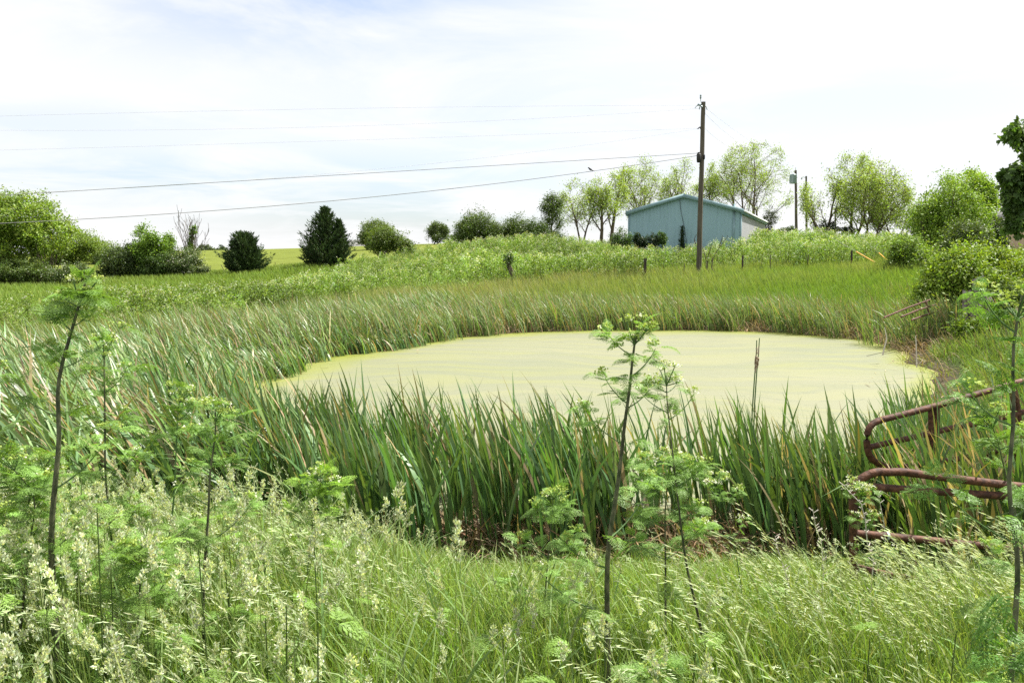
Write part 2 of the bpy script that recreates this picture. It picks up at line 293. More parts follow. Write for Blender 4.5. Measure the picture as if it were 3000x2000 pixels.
def build_ground():
    ys = np.concatenate([np.arange(-16, 4, 0.8), np.arange(4, 30, 0.3), np.arange(30, 100, 1.0), 100 * 1.035 ** np.arange(0, 92)])
    us = np.concatenate([np.linspace(-3.0, -0.95, 16), np.linspace(-0.9, 0.9, 110), np.linspace(0.95, 3.0, 16)])
    X = us[None] * (np.maximum(ys, 0)[:, None] * 0.95 + 12); Y = np.broadcast_to(ys[:, None], X.shape)
    Z = gz(X, Y); v = np.stack([X, Y, Z], -1).reshape(-1, 3)
    nr, nc = X.shape; i = np.arange(nr - 1)[:, None] * nc + np.arange(nc - 1)[None]
    f = np.stack([i, i + 1, i + nc + 1, i + nc], -1).reshape(-1, 4)
    x, y = v[:, 0], v[:, 1]
    soil = np.array([0.045, 0.07, 0.02]); field = np.array([0.105, 0.128, 0.023]); mead = np.array([0.075, 0.12, 0.03]); mud = np.array([0.055, 0.045, 0.03])
    kf = smooth01((y - fence_y(x)) / 3)[:, None] * smooth01((14 - x + (y - 80) * .2) / 8)[:, None]
    km = smooth01((y - 30) / 12)[:, None]
    c = soil * (1 - km) + mead * km; c = c * (1 - kf) + field * kf
    d = shore_d(x, y); kd = smooth01((.7 - d) / .7)[:, None]; c = c * (1 - kd) + mud * kd
    kl = (smooth01((x - 28) / 6) * smooth01((y - 40) / 6) * smooth01((110 - y) / 20))[:, None]; c = c * (1 - kl) + np.array([0.10, 0.145, 0.025]) * kl
    g = G().add(v, f, c)
    m = new_mat('ground_soil_and_turf'); t = m.node_tree; L = t.links.new
    out = N(t, 'ShaderNodeOutputMaterial'); p = N(t, 'ShaderNodeBsdfPrincipled'); L(p.outputs[0], out.inputs[0]); p.inputs['Roughness'].default_value = 0.95; p.inputs['Specular IOR Level'].default_value = 0.05
    a = N(t, 'ShaderNodeAttribute', attribute_name='Col'); tc = N(t, 'ShaderNodeTexCoord')
    n1 = N(t, 'ShaderNodeTexNoise'); n1.inputs['Scale'].default_value = 0.35; n1.inputs['Detail'].default_value = 12; n1.inputs['Roughness'].default_value = 0.75; L(tc.outputs['Object'], n1.inputs['Vector'])
    n2 = N(t, 'ShaderNodeTexNoise'); n2.inputs['Scale'].default_value = 9; n2.inputs['Detail'].default_value = 6; L(tc.outputs['Object'], n2.inputs['Vector'])
    k = mathn(t, 'MULTIPLY', mathn(t, 'MULTIPLY_ADD', n1.outputs[0], 1.5, 0.25), mathn(t, 'MULTIPLY_ADD', n2.outputs[0], 0.8, 0.6))
    vm = N(t, 'ShaderNodeVectorMath', operation='SCALE'); L(a.outputs['Color'], vm.inputs[0]); L(k, vm.inputs[3]); L(vm.outputs[0], p.inputs['Base Color'])
    b = N(t, 'ShaderNodeBump'); b.inputs['Strength'].default_value = 0.8; b.inputs['Distance'].default_value = 0.05; L(n2.outputs[0], b.inputs['Height']); L(b.outputs[0], p.inputs['Normal'])
    o = g.build('ground', m, smooth=True); o['kind'] = 'structure'
def build_pond():
    xs = np.arange(-7, 13, 0.2); ys = np.arange(4.5, 28, 0.2); X, Y = np.meshgrid(xs, ys); v = np.stack([X, Y, np.full(X.shape, WZ)], -1).reshape(-1, 3)
    nr, nc = X.shape; i = np.arange(nr - 1)[:, None] * nc + np.arange(nc - 1)[None]; f = np.stack([i, i + 1, i + nc + 1, i + nc], -1).reshape(-1, 4)
    d = shore_d(v[:, 0], v[:, 1]); keep = (d[f].min(1) < 0.6); f = f[keep]
    used, inv = np.unique(f, return_inverse=True); v = v[used]; d = d[used]; f = inv.reshape(-1, 4)
    x, y = v[:, 0], v[:, 1]
    # algae along the sides, wider on the left and far shore
    wd = 0.35 + 1.1 * vnoise(x, y, 2.2, 3) ** 2 + 0.9 * smooth01((-x - 1) / 3) + 1.0 * smooth01((y - 20) / 4)
    e = smooth01(1 + (d + 0.1) / wd)
    g = G().add(v, f, np.stack([e, e, e], 1))
    m = new_mat('duckweed_cover'); t = m.node_tree; L = t.links.new
    out = N(t, 'ShaderNodeOutputMaterial'); p = N(t, 'ShaderNodeBsdfPrincipled'); L(p.outputs[0], out.inputs[0]); p.inputs['Roughness'].default_value = 0.55; p.inputs['Specular IOR Level'].default_value = 0.25
    a = N(t, 'ShaderNodeAttribute', attribute_name='Col'); tc = N(t, 'ShaderNodeTexCoord')
    # slow swirl: rotate the texture space by an angle that grows with distance from the middle
    wn = N(t, 'ShaderNodeTexNoise'); wn.inputs['Scale'].default_value = 0.13; wn.inputs['Detail'].default_value = 2; L(tc.outputs['Object'], wn.inputs['Vector'])
    vv = N(t, 'ShaderNodeVectorMath', operation='MULTIPLY_ADD'); L(wn.outputs[1], vv.inputs[0]); vv.inputs[1].default_value = (7, 7, 0); L(tc.outputs['Object'], vv.inputs[2])
    mp = N(t, 'ShaderNodeMapping'); L(vv.outputs[0], mp.inputs[0]); mp.inputs['Scale'].default_value = (0.22, 1.2, 1)
    s1 = N(t, 'ShaderNodeTexNoise'); s1.inputs['Scale'].default_value = 1.6; s1.inputs['Detail'].default_value = 8; s1.inputs['Roughness'].default_value = 0.62; L(mp.outputs[0], s1.inputs['Vector'])
    s2 = N(t, 'ShaderNodeTexNoise'); s2.inputs['Scale'].default_value = 0.5; s2.inputs['Detail'].default_value = 5; L(mp.outputs[0], s2.inputs['Vector'])
    s3 = N(t, 'ShaderNodeTexNoise'); s3.inputs['Scale'].default_value = 60; s3.inputs['Detail'].default_value = 3; L(tc.outputs['Object'], s3.inputs['Vector'])
    def mixc(f, c1, c2):
        mx = N(t, 'ShaderNodeMix', data_type='RGBA')
        for q, s in ((f, 0), (c1, 6), (c2, 7)):
            if isinstance(q, tuple): mx.inputs[s].default_value = (*q, 1)
            else: L(q, mx.inputs[s])
        return mx.outputs[2]
    f1 = mathn(t, 'MULTIPLY_ADD', s1.outputs[0], 5.0, -2.1, clamp=True); f2 = mathn(t, 'MULTIPLY_ADD', s2.outputs[0], 4.0, -1.5, clamp=True)
    col = mixc(f1, (0.140, 0.151, 0.092), (0.166, 0.174, 0.078)); col = mixc(mathn(t, 'MULTIPLY', f2, 0.6), col, (0.180, 0.180, 0.110))
    # thin dark seams where the cover opened
    se = mathn(t, 'ABSOLUTE', mathn(t, 'SUBTRACT', s1.outputs[0], 0.47)); sem = mathn(t, 'MULTIPLY_ADD', se, -60, 0.8, clamp=True)
    col = mixc(mathn(t, 'MULTIPLY', mathn(t, 'MULTIPLY', sem, f2), 0.7), col, (0.09, 0.105, 0.075))
    ee = mathn(t, 'ADD', a.outputs['Fac'], mathn(t, 'MULTIPLY_ADD', s1.outputs[0], 0.7, -0.38)); ee = mathn(t, 'MULTIPLY', ee, mathn(t, 'MULTIPLY', a.outputs['Fac'], 3.0, clamp=True), clamp=True)
    col = mixc(ee, col, (0.155, 0.175, 0.022))
    sc_ = N(t, 'ShaderNodeVectorMath', operation='SCALE'); L(col, sc_.inputs[0]); L(mathn(t, 'MULTIPLY_ADD', s3.outputs[0], 0.9, 0.55), sc_.inputs[3]); L(sc_.outputs[0], p.inputs['Base Color'])
    b = N(t, 'ShaderNodeBump'); b.inputs['Strength'].default_value = 0.3; b.inputs['Distance'].default_value = 0.01; L(s3.outputs[0], b.inputs['Height']); L(b.outputs[0], p.inputs['Normal'])
    o = g.build('pond_water', m, smooth=True); o['kind'] = 'structure'
build_ground(); build_pond()
# ------------------------------------------------------------------ barn
def build_barn():
    fr = at(2172, 613, 68.0); fl = at(1843, 616, 71.6)
    ux = np.array([fr[0] - fl[0], fr[1] - fl[1], 0]); W = np.linalg.norm(ux); ux /= W      # along gable, left to right
    uy = np.array([-ux[1], ux[0], 0])                                                     # backwards
    LEN = 25.0; ez = (fr[2] + fl[2]) / 2 - 0.15; z0 = 0.9; rise = 1.35; mid = W / 2
    O = np.array([fl[0], fl[1], 0]); root = empty('barn', (O[0] + ux[0] * mid, O[1] + ux[1] * mid, z0), 'pale blue metal barn with low gable roof standing on the hill behind the tall pole', 'barn')
    P = lambda a, b, z: O + ux * a + uy * b + np.array([0, 0, z])
    ztop = lambda a: ez + rise * (1 - abs(a - mid) / mid)
    # ribbed gable wall
    def ribbed(A, topf, place, pitch=0.3):
        xs = []; off = []
        k = 0.0
        while k < A - 1e-6:
            for q, o_ in ((0, 0.0), (0.10, 0.0), (0.13, 0.018), (0.17, 0.018), (0.20, 0.0)):
                if k + q < A: xs.append(k + q); off.append(o_)
            k += pitch
        xs.append(A); off.append(0.0)
        for m_ in (mid,):
            if m_ < A and topf(mid) > topf(0): xs.append(m_); off.append(0.0)
        o = np.argsort(xs); xs = np.array(xs)[o]; off = np.array(off)[o]
        g = G(); v = []
        for x_, o_ in zip(xs, off): v += [place(x_, -o_, z0), place(x_, -o_, topf(x_))]
        n = len(xs); i = np.arange(n - 1) * 2
        return g.add(np.array(v), np.stack([i, i + 2, i + 3, i + 1], 1))
    child(ribbed(W, lambda a: ztop(a), lambda a, o, z: P(a, o, z)), 'gable_wall', M['siding'], root)
    g = ribbed(W, lambda a: ztop(a), lambda a, o, z: P(a, LEN - o, z)); child(g, 'rear_wall', M['siding'], root)
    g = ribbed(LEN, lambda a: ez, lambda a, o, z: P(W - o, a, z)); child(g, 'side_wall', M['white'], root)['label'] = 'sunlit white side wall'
    g = ribbed(LEN, lambda a: ez, lambda a, o, z: P(o, a, z)); child(g, 'side_wall', M['siding'], root)
    # roof slabs with overhang
    g = G(); OH = 0.22; s = rise / mid; th = 0.06
    for sg in (-1, 1):
        e = mid + OH + 0.0
        pts = []
        for b in (-0.28, LEN + 0.28):
            for a, z in ((mid, ez + rise + 0.07), (mid + sg * e, ez + rise + 0.07 - s * e)):
                pts += [P(a, b, z), P(a, b, z + th)]
        g.add(np.array(pts), [[0, 1, 3, 2], [4, 6, 7, 5], [0, 4, 5, 1], [2, 3, 7, 6], [0, 2, 6, 4], [1, 5, 7, 3]])
    child(g, 'roof', M['rooft'], root)
    # barge boards on the gable, eave boxes along the sides
    for sg in (-1, 1):
        g = G(); e = mid + OH; pts = []
        for b in (-0.34, -0.285):
            for a, z in ((mid, ez + rise + 0.16), (mid + sg * e, ez + rise + 0.16 - s * e)):
                pts += [P(a, b, z - 0.34), P(a, b, z)]
        g.add(np.array(pts), [[0, 1, 3, 2], [4, 6, 7, 5], [0, 4, 5, 1], [2, 3, 7, 6], [0, 2, 6, 4], [1, 5, 7, 3]])
        child(g, 'barge_board', M['trim'], root)
        g = G(); a0, a1 = (mid + sg * (mid + 0.04), mid + sg * (mid + OH - 0.02)); zt = ez + rise + 0.06 - s * e
        R_ = np.stack([ux, uy, np.array([0, 0, 1.0])], 1)
        box(g, min(a0, a1), max(a0, a1), -0.27, LEN + 0.27, zt - 0.32, zt - 0.01, R=R_, O=O); child(g, 'eave_box', M['trim'], root)
        g = G(); box(g, min(a1, a1 + sg * .12), max(a1, a1 + sg * .12), -0.27, LEN + 0.27, zt - 0.14, zt - 0.02, R=R_, O=O); child(g, 'gutter', M['rooft'], root)
    for a in (0.0, W):
        g = G(); box(g, a - 0.07, a + 0.07, -0.06, 0.07, z0, ez + 0.02, R=R_, O=O); child(g, 'corner_trim', M['trim'], root)
    g = G(); box(g, 6.9 + 2.1, 7.05 + 2.1, -0.08, -0.045, z0, ez + 0.55, R=R_, O=O); child(g, 'downspout', M['trim'], root)
    g = G(); tube(g, [P(4.45, -.06, ez + 1.1), P(4.6, -.06, ez), P(4.95, -.06, ez - 1.5), P(5.1, -.06, ez - 2.4), P(5.15, -.06, z0 + .3)], 0.018, 5); child(g, 'cable', M['black'], root)
    # climbing vine on the gable
    rng = np.random.default_rng(5); g = G(); n = 600; h = rng.random(n) ** 1.2 * 2.2; x = 4.75 + rng.normal(0, 1, n) * (0.17 - 0.06 * h)
    Pp = np.array([P(a, -0.1 - abs(b), z0 + c) for a, b, c in zip(x, rng.normal(0, .1, n), 1.0 + h)]); D = rng.normal(0, 1, (n, 3)) + [0, 0, .4]; rhomb(g, Pp, D, rng.normal(0, 1, (n, 3)), .14, .1, cj(rng, n, (.03, .055, .02)))
    v = child(g, 'ivy', M['leaf'], root); 
    return P, W, z0
BP, BW, BZ = build_barn()
def build_shed():
    # beige shed at the right edge
    a = at(2942, 660, 62); root = empty('shed', (a[0] + 4, a[1], 1.6), 'beige ribbed metal shed cut off by the right edge of the frame', 'shed')
    z0 = 1.5; zt = at(2942, 644, 62)[2]; x0, x1, y0, y1 = a[0], a[0] + 9, 62, 76; apex = zt + 1.4; xm = (x0 + x1) / 2
    g = G(); xs = np.arange(x0, x1, 0.3); v = []
    for q in xs:
        for dx, o_ in ((0, 0), (.1, 0), (.13, .035), (.17, .035), (.2, 0)):
            x = q + dx; z = apex - (apex - zt) * abs(x - xm) / (xm - x0); v += [(x, y0 - o_, z0), (x, y0 - o_, z)]
    i = np.arange(len(v) // 2 - 1) * 2; g.add(np.array(v), np.stack([i, i + 2, i + 3, i + 1], 1)); child(g, 'wall', M['beige'], root)
    g = G(); box(g, x0 - .0, x0 + .05, y0 + .01, y1, z0, zt); child(g, 'side_wall', M['beige'], root); g = G(); box(g, x1 - .05, x1, y0 + .01, y1, z0, zt); child(g, 'side_wall', M['beige'], root)
    for sg in (-1, 1):
        g = G(); e = xm - x0 + .25; s = (apex - zt) / (xm - x0); pts = []
        for y in (y0 - .25, y1 + .2):
            for x, z in ((xm, apex + .05), (xm + sg * e, apex + .05 - s * e)): pts += [(x, y, z), (x, y, z + .1)]
        g.add(np.array(pts), [[0, 1, 3, 2], [4, 6, 7, 5], [0, 4, 5, 1], [2, 3, 7, 6], [0, 2, 6, 4], [1, 5, 7, 3]]); child(g, 'roof', M['slate'], root)
    g = G(); box(g, x0 - .04, x0 + .08, y0 - .06, y0 - .04, z0, zt); child(g, 'corner_trim', M['post'], root)
build_shed()
def build_far_house():
    a = at(1052, 722, 172); root = empty('farmhouse', (a[0], a[1], a[2] - 1.6), 'dark roof of a distant house just showing over the field ridge', 'house')
    g = G(); w_ = 4.2; z0 = a[2] - 2.2; z1 = a[2] - .1
    box(g, a[0] - w_, a[0] + w_, a[1] - 4, a[1] + 4, z0, z1); child(g, 'wall', M['beige'], root)
    g = G(); b = [(a[0] + sx * (w_ + .5), a[1] + sy * 4.5, z1 + .02) for sx, sy in ((-1, -1), (1, -1), (1, 1), (-1, 1))] + [(a[0] - 1.6, a[1], z1 + 1.5), (a[0] + 1.6, a[1], z1 + 1.5)]
    g.add(np.array(b), [[0, 1, 5, 4], [2, 3, 4, 5]]); g.add(np.array(b), [[1, 2, 5], [3, 0, 4]]); child(g, 'roof', M['slate'], root)
build_far_house()
# ------------------------------------------------------------------ poles, wires
def pole(label, base_px, top_px, Y, r0, r1, group='utility poles'):
    t = at(*top_px, Y); b = at(*base_px, Y); d = (t - b); bz = float(gz(b[0], b[1])[0]) - 0.1
    b2 = b + d * ((bz - b[2]) / d[2]); root = empty('utility_pole', b2, label, 'pole', group)
    g = G(); K = 14; P = np.linspace(b2, t, K); P[1:-1, 0] += np.sin(np.arange(1, K - 1) * .9) * .008
    tube(g, P, np.linspace(r0, r1, K), 14); child(g, 'post', M['pole'], root, True)
    return root, t, b2
def insulator(root, p, s=1.0, d=(0, 0, 1)):
    g = G(); pr = np.array([(0, -.02), (.03, 0), (.03, .05), (.08, .06), (.03, .09), (.03, .11), (.075, .12), (.03, .15), (.035, .19), (.055, .2), (.055, .26), (0, .27)]) * s
    lathe(g, pr, (0, 0, 0), 10)
    v = g.v[-1]; dd = nrm(np.array(d, float)); u = nrm(np.cross(dd, [0.3, .9, .1])); wv = np.cross(dd, u)
    g.v[-1] = (v[:, :1] * u + v[:, 1:2] * wv + v[:, 2:3] * dd + np.asarray(p)).astype(np.float32)
    return child(g, 'insulator', M['porcelain'], root, True)
pr1, T1, B1 = pole('tall weathered wooden utility pole in front of the blue barn', (2047, 785), (2061, 299), 45.5, 0.155, 0.115)
def pp(px, py, Y=45.5): return at(px, py, Y)
g = G(); tube(g, [pp(2056, 305), pp(2053, 296), pp(2052.5, 290)], .02, 6); child(g, 'bracket', M['steel'], pr1)
insulator(pr1, pp(2052.5, 291), .9)
insulator(pr1, pp(2057, 309), 1.0, (-1, -.2, .1)); insulator(pr1, pp(2056, 312, 45.3), .8, (-.4, -1, -.3))
g = G(); tube(g, [pp(2056, 311), pp(2046, 309), pp(2041, 311), pp(2036, 317)], .025, 6); tube(g, [pp(2050, 313), pp(2049, 321)], .03, 6); tube(g, [pp(2064, 309), pp(2069, 313), pp(2072, 322)], .03, 6); child(g, 'cutout_arm', M['steel'], pr1)
g = G(); tube(g, [pp(2058, 374), pp(2050, 373), pp(2044, 378)], .035, 6); tube(g, [pp(2054, 372), pp(2052, 378)], .04, 6); child(g, 'bracket', M['black'], pr1)
g = G(); tube(g, [pp(2056, 332), pp(2066, 332)], .03, 6); child(g, 'bolt', M['black'], pr1)
g = G(); pr = np.array([(0, -.3), (.11, -.28), (.13, -.1), (.13, .16), (.08, .22), (0, .23)]); lathe(g, pr, pp(2047.5, 461, 45.3), 10); child(g, 'splice_box', M['black'], pr1, True)
g = G(); lathe(g, pr * .55, pp(2062, 459, 45.4), 8); child(g, 'splice_box', M['black'], pr1, True)
g = G(); tube(g, [pp(2044, 448), pp(2062, 446)], .035, 6); child(g, 'clamp', M['black'], pr1)
pr2, T2, B2 = pole('slim utility pole carrying a grey transformer, right of the barn', (2333, 676), (2331, 499), 92, 0.17, 0.13)
g = G(); tube(g, [at(2331, 500, 92), at(2331, 491, 92)], .035, 6); child(g, 'top_pin', M['steel'], pr2)
g = G(); lathe(g, [(0, 0), (.36, 0), (.40, .1), (.40, .9), (.42, .95), (.3, 1.05), (0, 1.08)], at(2323, 538, 91.7), 14); child(g, 'transformer', M['porcelain'], pr2, True)
g = G()
for q in (2319, 2325): tube(g, [at(q, 524, 91.7), at(q - .7, 516, 91.7)], .06, 6)
child(g, 'bushing', M['steel'], pr2)
g = G(); tube(g, [at(2323, 529, 91.8), at(2332, 529, 92)], .06, 6); tube(g, [at(2329, 520, 91.9), at(2335, 520, 92)], .07, 6); child(g, 'bracket', M['black'], pr2)
pr3, T3, B3 = pole('thin utility pole with a bare top, just right of the transformer pole', (2363, 670), (2362, 516), 104, 0.14, 0.11)
g = G(); tube(g, [at(2349, 521, 104), at(2352, 518, 104), at(2362, 521, 104)], .05, 6); tube(g, [at(2349, 521, 104), at(2348, 526, 104)], .09, 6); child(g, 'lamp_arm', M['steel'], pr3)
pr4, T4, B4 = pole('short distant utility pole between two locust trees', (2447, 668), (2447, 610), 125, 0.14, 0.12)
pr5, T5, B5 = pole('utility pole half hidden in the leafy tree near the right edge', (2861, 680), (2857, 560), 70, 0.15, 0.12)
# line end points at left come from a pole outside the frame
def power_line(label, pts, r, mat='wire', group='overhead wires'):
    P = [np.asarray(p) for p in pts]; Q = []
    # quadratic span(s) through given points
    a, b, c = P[0], P[1], P[2]
    t = np.linspace(0, 1, 60)[:, None]; tb = np.linalg.norm((b - a)[:2]) / np.linalg.norm((c - a)[:2])
    cc = (b - a - tb * (c - a)) / (tb * tb - tb); Q = a + (c - a - cc) * t + cc * t * t
    g = G(); tube(g, Q, r, 5); o = g.build('power_line', M[mat], smooth=True); return tag(o, label, 'wire', group), Q
power_line('topmost thin wire running left from the pole top', [pp(2042, 309), at(1400, 313, 43), at(-120, 344, 40)], .006, 'wire_b')
power_line('second thin wire from the top, left of the tall pole', [pp(2050, 318), at(1275, 361, 44), at(-120, 381, 41)], .006, 'wire_b')
power_line('third thin wire, meeting the pole at its upper bracket', [pp(2044, 376), at(1275, 403, 43), at(-120, 443, 40)], .006, 'wire_b')
power_line('faint thin wire sagging just above the two dark cables', [pp(2045, 378), at(1280, 478, 44), at(-120, 571, 42)], .0055, 'wire_b')
_, Q5 = power_line('upper of the two dark cables crossing the low sky', [pp(2044, 449), at(1020, 511, 42), at(-120, 580, 38)], .014)
_, Q6 = power_line('lowest dark cable, with the bird sitting on it', [pp(2045, 456), at(900, 595, 41), at(-120, 660, 36)], .015)
power_line('thin wire from the tall pole top down to the transformer pole', [pp(2069, 318), at(2200, 415, 66), at(2331, 497, 92)], .0075, 'wire_b')
power_line('thin wire from below the tall pole top to the transformer pole', [pp(2066, 333), at(2185, 432, 66), at(2331, 512, 92)], .0075, 'wire_b')
power_line('thin wire from the upper bracket down behind the locust tree', [pp(2064, 376), at(2170, 455, 66), at(2331, 545, 92)], .0075, 'wire_b')
power_line('thin service wire sagging from the transformer pole to the short pole', [at(2333, 590, 92), at(2390, 640, 108), at(2447, 645, 125)], .014, 'wire')
power_line('upper thin wire leading right from the half hidden pole', [at(2857, 568, 70), at(2900, 548, 66), at(3050, 470, 60)], .012, 'wire')
power_line('lower thin wire leading right from the half hidden pole', [at(2857, 580, 70), at(2900, 568, 66), at(3050, 500, 60)], .012, 'wire')
# bird
def bird():
    i = int(np.argmin(abs(1500 + F * Q6[:, 0] / Q6[:, 1] - 1740))); p = Q6[i] + [0, 0, .015]
    root = empty('bird', p, 'small dark bird perched on the lowest cable left of the locust trees', 'bird')
    g = G(); ax = nrm(np.array([-1, 0, .45])); pts = [p + np.array([.13, 0, .035]), p + np.array([.07, 0, .06]), p + np.array([.02, 0, .085]), p + np.array([-.04, 0, .115]), p + np.array([-.075, 0, .15]), p + np.array([-.09, 0, .175]), p + np.array([-.12, 0, .18]), p + np.array([-.14, 0, .175]), p + np.array([-.165, 0, .17])]
    tube(g, pts, [.012, .022, .05, .058, .042, .036, .034, .018, .003], 8); tube(g, [p + np.array([.05, 0, .06]), p + np.array([.17, 0, .01]), p + np.array([.22, 0, -.01])], [.03, .018, .015], 6); child(g, 'body', M['feather'], root, True)
    for s in (-.02, .02):
        g = G(); tube(g, [p + np.array([-.005, s, 0]), p + np.array([0, s, .05])], .004, 4); child(g, 'leg', M['feather'], root)
bird()
# fence posts
def fpost(label, px, top, Y, w_, group, name='fence_post', h_extra=.5, lean=0.0):
    a = at(px, top, Y); z0 = float(gz(a[0], a[1])[0]) - .1; g = G(); rng = np.random.default_rng(int(px))
    P = [np.array([a[0] + lean * (1 - k), a[1], z0 + (a[2] - z0) * k]) for k in (0, .33, .66, .93, 1)]
    root_z = np.array([P[0][0], a[1], z0]); P = np.array(P); P[1:4, 0] += rng.normal(0, .012, 3)
    tube(g, P, np.array([1, 1.04, .98, 1, .86]) * w_ / 2, 8 if w_ > .08 else 4); o = g.build(name, M['post'], smooth=False, loc=root_z); return tag(o, label, 'post', group)
fpost('thick dark wooden fence post left of the tall pole', 1890, 757, 44, .17, 'fence posts on the slope')
fpost('short dark wooden fence post right of the tall pole', 2177, 747, 45.5, .105, 'fence posts on the slope')
fpost('thin dark stake standing in the weeds right of the barn corner', 2257, 746, 46, .05, 'fence posts on the slope')
fpost('thin dark stake midway between the barn and the orange guard', 2368, 744, 46.5, .05, 'fence posts on the slope')
fpost('thick dark wooden fence post beside the orange guy wire guard', 2495, 734, 46.5, .125, 'fence posts on the slope')
fpost('dark stake at the far edge of the grass left of the tall pole', 2004, 772, 43.5, .05, 'fence posts on the slope')
fpost('dark post standing by the forked locust trunk on the hilltop', 2538, 676, 78, .2, 'fence posts on the slope')
for i, (px, tp, Y, lb) in enumerate(((648, 776, 70, 'leaning steel fence post left of the round cedar'), (806, 768, 75, 'steel fence stake right of the round cedar'), (827, 771, 75, 'steel fence stake close to the pointed cedar'), (1052, 748, 80, 'leaning steel fence stake right of the pointed cedar'), (616, 778, 72, 'thin stake beside the flowering bush'))):
    fpost(lb, px, tp, Y, .055, 'field fence stakes', 'fence_stake', lean=(.35 if i in (0, 3) else 0))
# guy wires with yellow guards
for lb, a, b in (('orange yellow guy wire guard beside the thick fence post', (2508, 737, 47), (2562, 768, 46)), ('second shorter orange guy wire guard farther right', (2575, 741, 50), (2600, 763, 49))):
    A, B = at(*a), at(*b); d = nrm(A - B); root = empty('guy_wire', B, lb, 'guy wire', 'guy wires with guards')
    g = G(); tube(g, [B, A], .032, 8); child(g, 'guard', M['yellow'], root, True); g = G(); tube(g, [B - d * .5, A + d * 4], .008, 4); child(g, 'cable', M['wire'], root)
# white box trailer behind the shrubs, small
def white_box():
    a = at(2738, 745, 60); root = empty('trailer', (a[0], a[1], 1.3), 'white box end of a trailer glimpsed through the shrubs under the leafy tree', 'trailer')
    g = G(); box(g, a[0] - .55, a[0] + .95, 60, 64, 1.35, at(2738, 728, 60)[2]); child(g, 'body', M['white'], root)
    g = G(); box(g, a[0] + .05, a[0] + .32, 59.88, 59.99, 1.3, at(2738, 724, 60)[2]); child(g, 'door_post', M['post'], root)
    for s in (-.5, .9):
        g = G(); tube(g, [(a[0] + s - .08, 62.6, 1.3), (a[0] + s + .08, 62.6, 1.3)], .33, 12); child(g, 'wheel', M['black'], root)
white_box()
# ------------------------------------------------------------------ trees
def rot_about(d, ang, azi, rng=None):
    ref = np.array([0, 0, 1.0]) if abs(d[2]) < .9 else np.array([1.0, 0, 0])
    u = nrm(np.cross(d, ref)); v = np.cross(d, u); return d * math.cos(ang) + (u * math.cos(azi) + v * math.sin(azi)) * math.sin(ang)
def skeleton(rng, stems, nch, ang, ratio, trop, jit=.12, start=.3, K=6, fan=.25):
    """returns branch list (points, radii, level) in a unit tree"""
    out = []; st = []
    for i in range(stems):
        a = 2 * PI * i / stems + rng.random(); f = fan * (.3 + .7 * rng.random()) if stems > 1 else .05
        st.append((np.array([math.cos(a), math.sin(a), 0]) * .02 * (stems > 1), nrm(np.array([math.cos(a) * f, math.sin(a) * f, 1.0])), 1.0 * (.8 + .3 * rng.random()), .03 / math.sqrt(stems), 0))
    while st:
        p, d, L, r, lv = st.pop(); P = [p]; D = [d]
        for k in range(K):
            d = nrm(d + rng.normal(0, jit, 3) + np.array([0, 0, trop[min(lv, len(trop) - 1)]])); p = p + d * L / K; P.append(p); D.append(d)
        tt = np.linspace(0, 1, K + 1); out.append((np.array(P), r * (1 - .72 * tt), lv))
        if lv < len(nch):
            n = nch[lv]; s0 = start if lv == 0 else .2
            for j in range(n):
                t = s0 + (1 - s0) * (j + rng.random() * .8) / n; k = min(int(t * K), K - 1); q = P[k] + (P[k + 1] - P[k]) * (t * K - k)
                az_ = 2.4 * j + rng.random() * 1.2; nd = rot_about(D[k], ang[lv] * (.7 + .6 * rng.random()), az_)
                st.append((q, nd, L * ratio[lv] * (1.05 - .5 * t) * (.75 + .5 * rng.random()), max(r * (1 - .7 * t) * .62, .0012), lv + 1))
    return out
